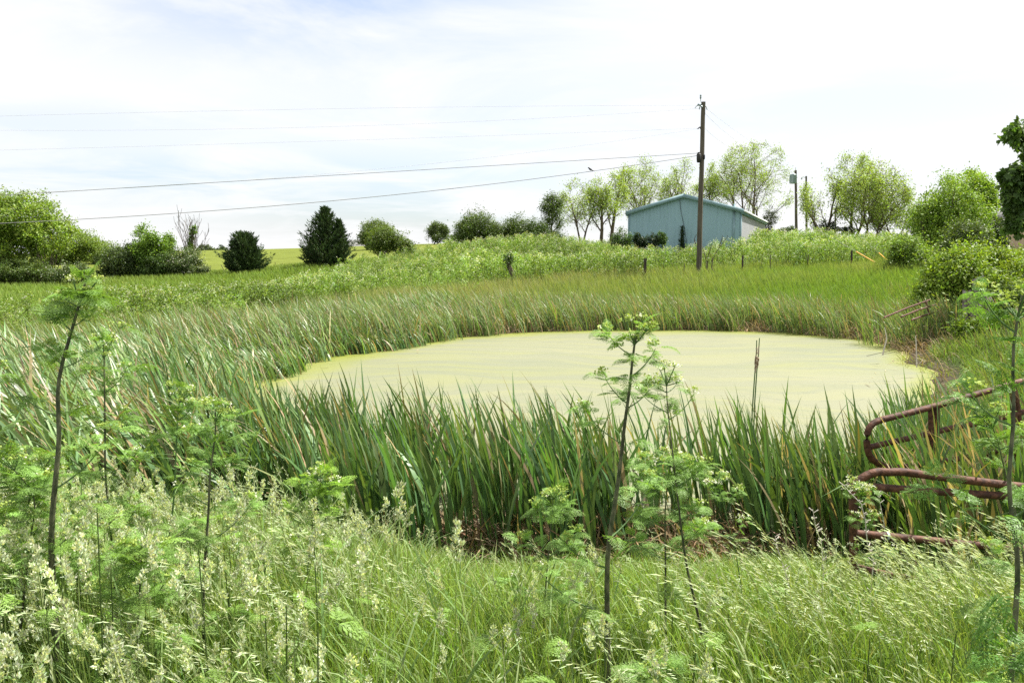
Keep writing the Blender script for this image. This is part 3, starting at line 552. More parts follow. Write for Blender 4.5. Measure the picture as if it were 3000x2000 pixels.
def tree(name, label, cat, px, base_py, Y, top_py, half_w_px, seed, kind='locust', col=(.16, .22, .045), leaves=9000, leaf=.16, stems=1, nch=(7, 5, 4), group=None, dx=0, wid2=None, trunk_h=.3):
    rng = np.random.default_rng(seed); b = at(px, base_py, Y); b[2] = min(b[2], float(gz(b[0], b[1])[0]) + .0); top = at(px, top_py, Y)[2]; H = top - b[2]; Wd = half_w_px / F * Y
    if kind == 'locust': sk = skeleton(rng, stems, nch, (.72, .75, .8), (.66, .58, .5), (.05, .07, .0, -.02), start=trunk_h, fan=.5, jit=.13)
    elif kind == 'broad': sk = skeleton(rng, stems, nch, (.95, .8, .8), (.62, .55, .5), (.02, .04, .02, 0), jit=.16, start=trunk_h)
    elif kind == 'bare': sk = skeleton(rng, stems, nch, (.35, .4, .45), (.75, .6, .5), (.06, .12, .1, .05), jit=.07, start=.08, fan=.35)
    elif kind == 'droop': sk = skeleton(rng, stems, nch, (.9, .8, .8), (.66, .55, .5), (.02, .02, -.06, -.1), jit=.14, start=trunk_h)
    A = np.concatenate([p for p, r, l in sk]); hz = A[:, 2].max(); rx = np.percentile(np.abs(A[:, 0] - 0), 98.5); ry = np.percentile(np.abs(A[:, 1]), 98.5)
    if kind in ('locust', 'broad'):
        rx = np.percentile(np.abs(A[:, 0]), 90); ry = np.percentile(np.abs(A[:, 1]), 90); cz, hz2 = (.58, .42) if kind == 'locust' else (.55, .45)
        def dome(P):
            q = P / np.array([rx, ry, hz]); q0 = q.copy(); e = q - [0, 0, cz]; e[:, 2] /= hz2; rho = np.sqrt((e ** 2).sum(1)); k = np.where(rho > .85, (.85 + .17 * np.tanh((rho - .85) / .35)) / rho, 1.0)
            k = np.where(q[:, 2] < .2, np.maximum(k, np.where(np.hypot(q[:, 0], q[:, 1]) < .35, 1, k)), k); k = np.where(np.hypot(q[:, 0], q[:, 1]) < .12, 1.0, k); e = e * k[:, None]; e[:, 2] *= hz2; q = e + [0, 0, cz]; q[:, 2] = np.minimum(q[:, 2], 1.0); return q * np.array([rx, ry, hz])
        sk = [(dome(P), r, l) for P, r, l in sk]
    S = np.array([Wd / rx * .95, Wd / ry * .95, H * .98 / hz]); sr = H / hz
    root = empty(name, b, label, cat, group); g = G()
    for P, r, l in sk:
        rr = r * sr * (.9 if l else 1.1)
        tube(g, P * S + b, np.maximum(rr, .010 + .004 * (Y > 60)), 7 if l == 0 else (5 if l == 1 else 3), cap=False)
    child(g, 'trunk', M['bark'], root, True)
    if leaves:
        mx = max(l for _, _, l in sk); tips = [p * S + b for p, r, l in sk if l == mx]; mid = [p * S + b for p, r, l in sk if l == mx - 1]
        T = np.concatenate([t[2:] for t in tips] + [t[4:] for t in mid]); 
        # tufts: several leaves spring from the same twig point
        nt_ = leaves // 9; ci = rng.integers(0, len(T), nt_); tc_ = T[ci] + rng.normal(0, leaf * .9, (nt_, 3)); tint = rng.normal(1, .16, nt_)
        k = np.repeat(np.arange(nt_), 9); Pp = tc_[k] + rng.normal(0, leaf * (1.5 if kind == 'locust' else .9), (len(k), 3)); D = rng.normal(0, 1, (len(k), 3)) + np.array([0, 0, -.35 if kind != 'locust' else .1]); Nn = rng.normal(0, .7, (len(k), 3)) + np.array([.1, 0, .8])
        c = cj(rng, len(k), col, .14, .05) * np.clip(tint[k], .6, 1.5)[:, None]; g = G(); s = leaf * (.7 + .6 * rng.random(len(k))); rhomb(g, Pp, D, Nn, s, s * .55, c); child(g, 'crown', M['leaf'], root)
    return root
def bush(name, label, cat, Y, ells, seed, col=(.06, .10, .025), n=12000, leaf=.15, group=None, flowers=0, base_py=None, trunk=True, rough=.28, tufts=None, shape=.5, core=.35, spike=0):
    """dense crown: uneven union of lobes given by where they sit at distance Y; real depth"""
    rng = np.random.default_rng(seed); E = []
    for e in ells:
        px, py, rx, ry = e[:4]; yy = Y + (e[4] if len(e) > 4 else 0); c = at(px, py, yy); E.append((c, rx / F * yy, ry / F * yy))
    area = np.array([a * b for _, a, b in E]); cnt = (n * area / area.sum()).astype(int)
    x0 = np.average([c[0] for c, _, _ in E], weights=area); y0 = np.average([c[1] for c, _, _ in E], weights=area); zg = float(gz(x0, y0)[0]); root = empty(name, (x0, y0, zg), label, cat, group)
    g = G(); gt = G(); gf = G()
    for (c, rx, rz), m in zip(E, cnt):
        per = 44; nc = max(m // per, 8); u = nrm(rng.normal(0, 1, (nc, 3))); rad = (core + (1 - core) * rng.random(nc) ** .5)
        bumpy = 1 + rough * (np.sin(u[:, 0] * 5 + seed) * np.cos(u[:, 2] * 6 + u[:, 1] * 4 + seed * 2)) + rng.normal(0, rough * .35, nc)
        ry = min(rx, rz * 1.6); cc = c + u * (rad * bumpy)[:, None] * np.array([rx, ry, rz]) * .93
        low = cc[:, 2] < zg + .1; cc[low, 2] = zg + .1 + rng.random(low.sum()) * .4
        cr = (.21 * min(rx, rz) + leaf * .5) * (.6 + .8 * rng.random(nc)); tint = np.clip(rng.normal(1, .17, nc), .55, 1.6)
        k = np.repeat(np.arange(nc), per); off = rng.normal(0, .62, (len(k), 3)) * cr[k][:, None] * np.array([1, 1, .7]); Pp = cc[k] + off
        if spike: 
            sel = rng.random(len(k)) < .12; Pp[sel] += (nrm(u[k][sel] + [0, 0, .6]) * (spike * rng.random(sel.sum()) ** 1.5)[:, None])
        D = rng.normal(0, 1, (len(k), 3)) + u[k] * .4 + [0, 0, -.2]; Nn = rng.normal(0, .6, (len(k), 3)) + u[k] * .7 + [0, 0, .5]
        s = leaf * (.65 + .7 * rng.random(len(k))); rhomb(g, Pp, D, Nn, s, s * shape, cj(rng, len(k), col, .15, .06) * tint[k][:, None])
        bs = np.array([c[0] + rng.normal(0, .1), c[1], zg - .05])
        if trunk:
            for q in cc[rng.integers(0, nc, min(14, nc))]:
                mid = (bs + q) / 2 + rng.normal(0, .12 * rx, 3); r0 = .018 * rz + .015; t = np.linspace(0, 1, 6)[:, None]; tube(gt, bs * (1 - t) ** 2 + 2 * mid * t * (1 - t) + q * t * t, np.linspace(r0, r0 * .3, 6), 5, cap=False)
        if flowers:
            f = rng.integers(0, len(Pp), int(flowers * m)); top = Pp[f] + u[k[f]] * leaf * .6; rhomb(gf, top, rng.normal(0, 1, (len(f), 3)), rng.normal(0, 1, (len(f), 3)) + [0, -.5, 1], leaf * .7, leaf * .6, cj(rng, len(f), (.62, .62, .5), .05, .02))
    if trunk: child(gt, 'branches', M['bark'], root, True)
    child(g, 'crown', M['leaf'], root)
    if flowers: child(gf, 'blossom', M['petal'], root)
    return root
def cedar(label, px, base_py, top_py, half_w, Y, seed, conical=1.0, n=260, peaks=((0, 1.0, 1.0),), col=(.04, .068, .026)):
    rng = np.random.default_rng(seed); b = at(px, base_py, Y); b[2] = min(b[2], float(gz(b[0], b[1])[0])); H = at(px, top_py, Y)[2] - b[2]; Wd = half_w / F * Y
    root = empty('cedar_tree', b, label, 'cedar', 'cedars on the field edge'); gt = G(); g = G(); 
    for (ox, hs, ws) in peaks:
        h_ = H * hs; bb = b + np.array([ox * Wd, 0, 0]); 
        if ox == 0: tube(gt, [b, b + [0, 0, h_ * .5], b + [.02, 0, h_ * .95]], [.12, .07, .012], 7)
        else: tube(gt, [b + [0, 0, .3], bb + [0, 0, h_ * .45], bb + [0, 0, h_ * .93]], [.08, .05, .012], 6)
        m = int(n * hs * ws)
        for i in range(m):
            t = (i + rng.random()) / m; z = h_ * (.04 + .95 * t); prof = (1 - t) ** conical * (1.15 if t > .12 else .55 + t * 5) * (.55 + .7 * rng.random() ** 1.3) + .02
            a = i * 2.399 + rng.random() * .6; L = Wd * ws * prof; up = .25 + .5 * t; L *= 1.02 + .22 * math.sin(3 * a + 11 * t + seed) * (1 - t); d = nrm(np.array([math.cos(a), math.sin(a), up])); p0 = bb + [0, 0, z * .96 - L * .22]
            s = np.linspace(0, 1, 5)[:, None]; P = p0 + d * L * s + np.array([0, 0, 1]) * (s ** 2) * L * .22; tube(gt, P, np.linspace(.02, .006, 5), 3, cap=False)
            q = int(14 + 60 * prof); ss = rng.random(q) ** .7; Pp = p0 + d * L * ss[:, None] + np.array([0, 0, 1]) * (ss ** 2)[:, None] * L * .22 + rng.normal(0, .05 + .045 * L, (q, 3)) * np.array([1, 1, .8]) * (1.15 - ss[:, None] * .6)
            D = d * 1.1 + rng.normal(0, .45, (q, 3)) + [0, 0, .45]; l_ = .2 * (.6 + .8 * rng.random(q)); rhomb(g, Pp, D, rng.normal(0, 1, (q, 3)), l_, l_ * .3, cj(rng, q, col, .22, .08) * (1 + .35 * (rng.random() - .3))); rhomb(g, P[-2:].repeat(3, 0) + rng.normal(0, .05, (6, 3)), d * 1.2 + rng.normal(0, .25, (6, 3)) + [0, 0, .5], rng.normal(0, 1, (6, 3)), .34, .07, np.array(col) * 1.1)
    child(gt, 'trunk', M['bark'], root, True); child(g, 'foliage', M['needle'], root)
cedar('tall pointed dark cedar with a second lower peak on its right', 955, 778, 603, 76, 67, 11, .85, 300, ((0, 1.0, 1.0), (.52, .80, .5), (-.45, .5, .5)))
cedar('small rounded dark cedar left of the pointed one', 718, 800, 682, 58, 66, 12, .55, 230, ((0, 1.0, 1.0), (.35, .9, .55), (-.4, .82, .5)))
# left side
LG = (.175, .26, .035)
bush('leafy_tree', 'big bright green tree filling the left edge of the frame', 'tree', 60, [(-60, 640, 190, 85), (60, 640, 110, 72), (140, 690, 75, 60), (20, 720, 120, 60), (-100, 720, 150, 90)], 21, LG, 52000, .19, 'trees beyond the valley', rough=.26, core=.55)
bush('leafy_tree', 'lower light green tree behind the big tree at the left', 'tree', 95, [(215, 715, 65, 48), (290, 735, 50, 38), (350, 748, 34, 24), (180, 745, 70, 36)], 22, (.15, .22, .035), 30000, .2, 'trees beyond the valley', rough=.3, spike=.5, core=.5)
bush('shrub', 'dark green shrub row under the big tree at the left', 'shrub', 58, [(-20, 800, 80, 42), (60, 790, 70, 38), (120, 800, 45, 30)], 23, (.085, .13, .03), 16000, .13, 'shrubs along the valley edge', spike=.3)
bush('flowering_shrub', 'dark bush with white blossom right of the left shrub row', 'shrub', 57.5, [(190, 805, 55, 32), (235, 800, 30, 30)], 24, (.08, .12, .035), 9000, .12, 'shrubs along the valley edge', flowers=.05, spike=.3)
bush('shrub', 'dark dense bush at the left foot of the bright young tree', 'shrub', 66, [(340, 775, 48, 52), (385, 760, 42, 50), (310, 800, 30, 25)], 25, (.05, .08, .022), 15000, .13, 'shrubs along the valley edge', spike=.3)
tree('leafy_tree', 'bright green young tree rising out of the dark bushes', 'tree', 448, 800, 67, 655, 62, 26, 'broad', (.14, .235, .035), 15000, .17, 3, (7, 5, 3), 'trees beyond the valley', trunk_h=.15)
bush('shrub', 'green lobed bush below the bright young tree', 'shrub', 66, [(470, 770, 48, 42), (430, 790, 40, 25)], 29, (.07, .12, .028), 9000, .13, 'shrubs along the valley edge', spike=.3)
bush('flowering_shrub', 'round dark bush edged with white blossom beneath the bare tree', 'shrub', 66, [(548, 765, 46, 42), (520, 780, 40, 32)], 27, (.075, .115, .035), 12000, .12, 'shrubs along the valley edge', flowers=.09, spike=.35)
bush('flowering_shrub', 'low pale blossoming shrub beside the fence stake', 'shrub', 66, [(590, 790, 22, 12)], 28, (.10, .14, .05), 2500, .11, 'shrubs along the valley edge', flowers=.12)
tree('bare_tree', 'bare leafless tree with fine upright twigs above the blossoming bush', 'tree', 560, 790, 68, 598, 52, 30, 'bare', stems=5, nch=(5, 4), leaves=0, group=None)
bush('vine', 'bright green vine climbing the middle stem of the bare tree', 'vine', 67.4, [(562, 700, 8, 34), (568, 672, 10, 14), (556, 725, 10, 18)], 31, (.10, .17, .03), 1600, .14, trunk=True, spike=.1)
# ridge trees
bush('leafy_tree', 'round light green tree behind the bush right of the pointed cedar', 'tree', 120, [(1098, 682, 46, 42), (1075, 700, 28, 28)], 32, (.10, .145, .04), 12000, .22, 'trees on the ridge', rough=.12, core=.3)
bush('shrub', 'lobed bright green bush at the corner of the weed slope', 'shrub', 78, [(1120, 700, 46, 44), (1165, 712, 36, 32), (1200, 725, 22, 20)], 33, (.10, .15, .028), 17000, .15, 'bushes on the skyline', rough=.25)
tree('leafy_tree', 'small lone round tree on the field ridge', 'tree', 1269, 722, 150, 652, 42, 34, 'broad', (.075, .11, .04), 9000, .26, 1, (9, 6, 4), 'trees on the ridge', trunk_h=.2)
bush('leafy_tree', 'tiny far tree on the left horizon', 'tree', 230, [(602, 730, 20, 11), (575, 735, 12, 8)], 35, (.08, .11, .06), 2500, .5, 'trees on the ridge', trunk=True)
bush('leafy_tree', 'tiny pale far tree near the horizon left of the round cedar', 'tree', 240, [(640, 735, 14, 6), (655, 733, 10, 8)], 36, (.10, .14, .06), 2000, .5, 'trees on the ridge')
bush('shrub', 'big dark rounded bush on the skyline, leftmost of the row', 'shrub', 84, [(1400, 668, 58, 52), (1365, 680, 36, 36), (1440, 685, 34, 38)], 37, (.078, .122, .024), 22000, .16, 'bushes on the skyline', spike=.35)
bush('shrub', 'dark rounded bush in the middle of the skyline row', 'shrub', 85, [(1510, 680, 40, 44), (1480, 695, 30, 34)], 38, (.078, .122, .024), 13000, .16, 'bushes on the skyline', spike=.35)
bush('shrub', 'dark bush at the right end of the skyline row', 'shrub', 84, [(1570, 685, 38, 42), (1620, 700, 34, 26)], 39, (.06, .10, .022), 13000, .16, 'bushes on the skyline', spike=.4)
bush('shrub', 'low green bush between the lone ridge tree and the dark skyline row', 'shrub', 88, [(1325, 704, 26, 14)], 40, (.09, .14, .03), 3000, .14, 'bushes on the skyline')
LC = (.25, .34, .07)
def locust(label, px, by, Y, ty, hw, seed, **k):
    a = dict(col=LC, leaves=11000, leaf=.165, stems=1, nch=(10, 6, 4), trunk_h=.25, group='locust trees on the hilltop'); a.update(k); tree('locust_tree', label, 'tree', px, by, Y, ty, hw * 1.08, seed, 'locust', **{**a, 'leaves': int(a['leaves'] * .72)})
tree('leafy_tree', 'slender darker green tree at the left end of the locust row', 'tree', 1612, 715, 86, 556, 32, 41, 'locust', (.07, .11, .03), 6500, .16, 1, (10, 4, 3), 'locust trees on the hilltop', trunk_h=.2)
locust('locust tree with thin paired stems, first light green one in the row', 1702, 715, 92, 506, 62, 42, stems=2, leaves=8000)
locust('slim locust tree second in the row left of the barn', 1762, 715, 92, 512, 40, 43, leaves=5500)
locust('slim locust tree third in the row, nearest the barn corner', 1790, 715, 94, 494, 42, 44, leaves=5500)
locust('tall locust tree rising behind the left roof slope of the barn', 1884, 700, 100, 435, 72, 45, leaves=12000, stems=2)
locust('locust tree behind the roof ridge left of the tall pole', 1990, 700, 102, 449, 62, 46, leaves=9000, stems=2)
locust('largest spreading locust tree behind the right roof slope', 2196, 700, 104, 395, 118, 47, leaves=26000, stems=4, nch=(8, 6, 4), trunk_h=.22)
locust('low side locust reaching left of the big one behind the roof', 2085, 700, 103, 500, 60, 48, leaves=6500)
bush('shrub', 'dark thorny shrub at the rear corner of the barn', 'shrub', 96, [(2258, 640, 22, 26), (2240, 665, 20, 18)], 49, (.05, .065, .04), 3500, .13, 'bushes on the skyline')
bush('shrub', 'low leafy shrub on the hilltop left of the transformer pole', 'shrub', 88, [(2312, 672, 30, 10), (2280, 680, 26, 10)], 50, (.06, .10, .03), 2600, .12, 'bushes on the skyline')
locust('narrow locust tree just right of the two far poles', 2415, 690, 84, 476, 62, 51, leaves=7500, stems=2)
locust('tall locust tree with twin trunks in the right hilltop group', 2505, 690, 84, 420, 66, 52, leaves=12000, stems=2)
locust('wide locust tree with forked base at the centre of the right group', 2553, 695, 80, 452, 98, 53, leaves=16000, stems=4)
locust('low locust tree with drooping foliage right of the forked one', 2625, 700, 82, 560, 66, 54, leaves=9000, col=(.16, .23, .045), stems=2)
bush('shrub', 'dark shrub below the narrow locust tree', 'shrub', 84, [(2420, 668, 36, 20)], 55, (.05, .075, .03), 3500, .13, 'bushes on the skyline')
bush('shrub', 'dark low shrub between the right hilltop locust trunks', 'shrub', 84, [(2480, 676, 34, 13)], 56, (.045, .07, .025), 2600, .13, 'bushes on the skyline')
# right side
tree('leafy_tree', 'full feathery green tree right of the locust group', 'tree', 2770, 735, 52, 476, 118, 57, 'broad', (.19, .295, .04), 34000, .14, 3, (9, 7, 4), 'trees at the right', trunk_h=.12)
tree('leafy_tree', 'airy tree behind the beige shed at the right edge', 'tree', 2940, 700, 88, 530, 62, 58, 'broad', (.15, .21, .05), 9000, .18, 2, (7, 5, 4), 'trees at the right')
bush('shrub', 'glossy dark shrub with reddish shoots in front of the feathery tree', 'shrub', 36, [(2830, 700, 60, 55, 0), (2800, 770, 52, 45, -1), (2870, 740, 40, 60, 0), (2760, 830, 45, 40, -2)], 59, (.08, .12, .028), 26000, .10, 'shrubs along the right bank', spike=.4)
bush('shrub', 'dark rounded shrub left of the beige shed', 'shrub', 50, [(2905, 680, 38, 55), (2930, 720, 24, 30)], 60, (.06, .095, .025), 10000, .12, 'shrubs along the right bank', spike=.3)
bush('shrub', 'bright green shrub at the right end of the weedy slope', 'shrub', 42, [(2650, 735, 42, 42), (2690, 770, 55, 52), (2635, 790, 40, 40), (2720, 810, 45, 45)], 61, (.15, .235, .035), 24000, .11, 'shrubs along the right bank', spike=.9, rough=.42)
bush('shrub', 'lime green young shrub arching over the broken stump', 'shrub', 23, [(2800, 800, 75, 70, 0), (2735, 865, 50, 55, 0), (2850, 770, 60, 50, 2), (2760, 925, 50, 32, -1), (2700, 910, 35, 30, 0)], 62, (.17, .255, .032), 26000, .105, 'shrubs along the right bank', spike=.6, shape=.42)
bush('shrub', 'yellow green hedge in front of the beige shed', 'shrub', 25, [(2930, 775, 80, 45, 0), (2985, 830, 70, 70, -1), (2920, 850, 55, 55, -2), (3060, 790, 70, 70)], 63, (.17, .245, .03), 26000, .10, 'shrubs along the right bank', spike=.5, shape=.42)
bush('shrub', 'darker green shrub behind and right of the stump', 'shrub', 19.5, [(2975, 890, 45, 60, 0), (2960, 965, 45, 40, -.5), (3040, 940, 60, 80, -.5)], 64, (.09, .145, .028), 14000, .09, 'shrubs along the right bank', spike=.4, shape=.42)
bush('shrub', 'low leafy shrub hiding the foot of the stump', 'shrub', 18.6, [(2838, 965, 45, 26), (2890, 950, 35, 26)], 77, (.12, .19, .03), 5000, .085, 'shrubs along the right bank', spike=.3, shape=.42)
bush('leafy_tree', 'bushy green tree filling the gap between the locusts and the feathery tree', 'tree', 47, [(2715, 640, 55, 62), (2790, 610, 66, 95), (2760, 700, 85, 50), (2850, 650, 50, 70)], 78, (.17, .265, .038), 24000, .13, 'trees at the right', spike=.7, rough=.35, core=.3)
def maple():
    rng = np.random.default_rng(66); b = np.array([16.4, 21.5, .3]); root = empty('maple_tree', b, 'dark leaved maple reaching in from the right edge', 'tree')
    gt = G(); g = G(); tube(gt, [b, b + [0, 0, 2.5], b + [-.1, 0, 6.5]], [.3, .25, .1], 9)
    lobes = [(2978, 375, 20, 10, .6), (2996, 395, 22, 20, .6), (2994, 420, 10, 12, .6), (2952, 518, 20, 14, 0), (2985, 500, 24, 18, 0), (2968, 540, 18, 16, 0), (2992, 545, 26, 26, 0), (2975, 580, 22, 18, 0), (2998, 590, 28, 24, .1), (2968, 612, 14, 16, 0), (2984, 632, 16, 16, -.1), (2972, 652, 10, 14, -.2), (3010, 630, 22, 30, .2), (3060, 450, 45, 60, 1), (3080, 580, 50, 80, .5)]
    for (px, py, rx, ry, dy) in lobes:
        c = at(px, py, 21 + dy); R_ = np.array([rx, max(rx, 20), ry]) / F * 21; n = int(rx * ry * .75) + 20; u = nrm(rng.normal(0, 1, (n, 3))); P = c + u * R_ * (rng.random(n)[:, None] ** .5) * rng.uniform(.6, 1.6, (n, 1))
        t = np.linspace(0, 1, 6)[:, None]; s = b + [0, 0, 3 + 2 * rng.random()]; tube(gt, s * (1 - t) + c * t + np.array([0, 0, .5]) * np.sin(t * PI), np.linspace(.06, .012, 6), 5, cap=False)
        # five pointed leaves: five narrow rhombi from one point
        d0 = nrm(rng.normal(0, .5, (n, 3)) + [0, 0, -.9]); nn = nrm(rng.normal(0, .6, (n, 3)) + [0, -.3, .6]); sd = nrm(np.cross(nn, d0)); c_ = cj(rng, n, (.055, .105, .022) if py > 450 else (.075, .135, .025), .15, .05)
        for k, l in ((0, .17), (.7, .14), (-.7, .14), (1.35, .10), (-1.35, .10)): rhomb(g, P, d0 * math.cos(k) + sd * math.sin(k), nn, l, l * .55, c_)
    for q in range(60):
        c = at(2945 + 60 * rng.random(), rng.choice([365, 385, 405, 500, 520, 560, 600, 650]) + rng.normal(0, 12), 21); n = 8; P = c + rng.normal(0, .09, (n, 3)); d0 = nrm(rng.normal(0, .5, (n, 3)) + [0, 0, -.9]); nn = nrm(rng.normal(0, .6, (n, 3)) + [0, -.3, .6]); sd = nrm(np.cross(nn, d0)); c_ = cj(rng, n, (.09, .16, .03), .2, .05)
        if at(2975, 0, 21)[0] - rng.random() * .35 > c[0]: continue
        for k, l in ((0, .17), (.7, .14), (-.7, .14)): rhomb(g, P, d0 * math.cos(k) + sd * math.sin(k), nn, l, l * .55, c_)
    child(gt, 'trunk', M['bark'], root, True); child(g, 'crown', M['leaf'], root)
maple()
# ------------------------------------------------------------------ broken stump, old rails
def stump():
    a = at(2862, 945, 20.0); zg = float(gz(a[0], a[1])[0]); b = np.array([a[0], a[1], min(zg, a[2])]); root = empty('tree_stump', b, 'pale weathered tree stump with a jagged top in the right bank shrubs', 'stump'); rng = np.random.default_rng(8)
    H = at(2850, 858, 20)[2] - b[2]; s = 22; a_ = np.arange(s) * 2 * PI / s; rad = .27 * (1 + .10 * np.sin(a_ * 3) + .07 * rng.normal(0, 1, s)); rings = []
    hs = np.linspace(0, 1, 7)
    for h in hs:
        r = rad * (1.15 - .18 * h + .12 * (1 - h) ** 4); x = b[0] + r * np.cos(a_) + .10 - .16 * h; y = b[1] + r * np.sin(a_); z = b[2] + H * h + (0 if h < 1 else 1) * rng.normal(0, .035, s); rings.append(np.stack([x, y, np.broadcast_to(z, (s,))], 1))
    v = np.concatenate(rings + [rings[-1].mean(0)[None] - [0, 0, .06]]); i = np.arange(6)[:, None] * s; j = np.arange(s)[None]; j2 = (j + 1) % s
    g = G().add(v, np.stack([i + j, i + j2, i + s + j2, i + s + j], -1).reshape(-1, 4)); jj = np.arange(s); g.add(v, np.stack([6 * s + jj, 6 * s + (jj + 1) % s, np.full(s, 7 * s)], 1)); child(g, 'trunk', M['stump'], root)
    for (x, z, l, dx) in ((-.30, .45, .45, -.10), (.33, .1, .75, -.18), (.40, -.05, .7, -.16)):
        g = G(); tube(g, [b + [x, -.05, H * .3], b + [x + dx * .5, -.03, H * .3 + l * .7], b + [x + dx, 0, H * .3 + l]], [.07, .05, .008], 5); child(g, 'splinter', M['stump'], root)
    g = G(); tube(g, [b + [.05, .15, H * .9], b + [.0, .15, H + .1], b + [-.08, .12, H + .3], b + [.16, .1, H + .42]], [.05, .06, .05, .02], 6); child(g, 'broken_limb', M['stump'], root)
stump()
def snag():
    p = [at(x, y, 43) for x, y in ((1505, 812), (1500, 800), (1492, 782), (1488, 768))]; b = np.array(p[0]); b[2] = float(gz(b[0], b[1])[0]); p = [b] + p
    root = empty('dead_stump', b, 'leaning dark dead stump with a tuft of leaves on the weedy slope', 'stump'); g = G(); tube(g, p, [.16, .13, .13, .12, .10], 8); child(g, 'trunk', M['bark'], root)
    rng = np.random.default_rng(3); n = 420; P = at(1490, 762, 43) + rng.normal(0, 1, (n, 3)) * [.14, .14, .17]; g = G(); rhomb(g, P, rng.normal(0, 1, (n, 3)), rng.normal(0, 1, (n, 3)) + [0, 0, 1], .11, .07, cj(rng, n, (.05, .09, .02))); child(g, 'foliage', M['leaf'], root)
snag()
def old_gate():
    root = empty('old_gate', at(2660, 930, 20), 'collapsed rusty pipe gate lying on the far right bank behind the reeds', 'gate')
    P = lambda x, y, Y=20.0: at(x, y, Y)
    for a in ([P(2590, 930, 19), P(2660, 901), P(2725, 878, 21)], [P(2640, 928, 19.4), P(2690, 908), P(2742, 892, 21)], [P(2670, 938, 19.6), P(2710, 923), P(2748, 912, 21)]):
        g = G(); tube(g, a, .022, 6); child(g, 'rail', M['rust'], root, True)
    g = G(); tube(g, [P(2712, 880, 20.8), P(2722, 922, 20.6)], .022, 6); child(g, 'upright', M['rust'], root)
old_gate()
def shrub_twigs():
    root = empty('bare_shrub', at(2100, 795, 45), 'leafless brown sapling stems just right of the tall pole', 'shrub'); root.location.z = float(gz(root.location.x, 45)[0]); g = G(); b = np.array(root.location)
    for pts in ([(2085, 785), (2088, 760), (2100, 735), (2118, 712), (2133, 690)], [(2072, 790), (2075, 750), (2082, 725), (2086, 715)], [(2070, 790), (2068, 760), (2062, 735), (2058, 722)], [(2108, 722), (2115, 700), (2117, 690)], [(2086, 775), (2086, 750), (2078, 740)], [(2038, 716), (2034, 700), (2041, 685)]):
        tube(g, [at(x, y, 45) for x, y in pts], np.linspace(.03, .012, len(pts)), 5)
    tube(g, [b, at(2085, 785, 45)], .035, 5); tube(g, [b, at(2072, 790, 45)], .03, 5); child(g, 'stems', M['bark'], root)
shrub_twigs()
for i, (px, py, rx, ry) in enumerate(((1868, 708, 13, 26), (1888, 712, 14, 24), (1916, 712, 18, 26), (1940, 700, 14, 20))):
    bush('shrub', ('dark shrub at the barn wall, leftmost of four', 'dark shrub at the barn wall, second from the barn corner', 'widest dark shrub at the barn wall', 'lighter leafy shrub at the barn wall, rightmost of four')[i], 'shrub', 64.5, [(px, py, rx, ry)], 70 + i, (.028, .05, .022) if i < 3 else (.06, .11, .03), 2200, .12, 'shrubs against the barn')
bush('shrub', 'leafy dark shrub crowding the left corner of the barn', 'shrub', 66, [(1812, 705, 26, 34), (1838, 712, 18, 26)], 75, (.06, .11, .028), 5000, .12, 'shrubs against the barn', spike=.3)
# ------------------------------------------------------------------ ground cover (uncountable)
WIND = PI                                          # leaves are pushed towards -X
def scatter(rng, n, x0, x1, y0, y1): return rng.uniform(x0, x1, n), rng.uniform(y0, y1, n)
def stuff(g, name, mat, label, cat):
    o = g.build(name, mat); tag(o, label, cat, kind='stuff'); return o
def wedge(rng, n, y0, y1, px0, px1, pw=1.0):
    """places spread evenly over the ground between two distances and two bearings"""
    y = np.sqrt(rng.random(n) ** pw * (y1 * y1 - y0 * y0) + y0 * y0); px = rng.uniform(px0, px1, n); return (px - 1500) / F * y, y
def add_blades(g, rng, x, y, H, W, lean, cb, ct, K=5, th0=(.02, .16), th1=(.2, .6), pw=1.6, wind=.7, ck=1.5, base_w=.7, peak=.35, z=None, face=None):
    n = len(x); P = gp(x, y) if z is None else np.stack([x, y, z], 1); P[:, 2] -= .02
    bend = np.where(rng.random(n) < wind, WIND + rng.normal(0, .55, n), rng.uniform(0, 2 * PI, n))
    t0 = rng.uniform(*th0, n); t1 = rng.uniform(*th1, n) * lean * np.where(rng.random(n) < .07, 2.6, 1.0)
    fc = rng.uniform(0, 2 * PI, n) if face is None else face
    blades(g, P, H, W, bend, t0, t1, np.full((n, 1), pw), K, fc, cb, ct, ck, base_w, peak)
def reed_cols(rng, n, base=(.085, .156, .058), tan=.12):
    cb = cj(rng, n, base, .18, .07); ct = cb * np.array([1.05, 1.05, .95]); r = rng.random(n)
    m = r < .24; ct[m] = cj(rng, m.sum(), (.20, .21, .08), .2, .08)
    m = r < .05; ct[m] = cj(rng, m.sum(), (.22, .11, .045), .2, .08)
    d = rng.random(n) < tan; cb[d] = cj(rng, d.sum(), (.30, .24, .14), .25, .06); ct[d] = cb[d] * .95
    yb = (rng.random(n) < .25) & ~d; cb[yb] = cb[yb] * [1.5, 1.35, .9]
    return cb, ct
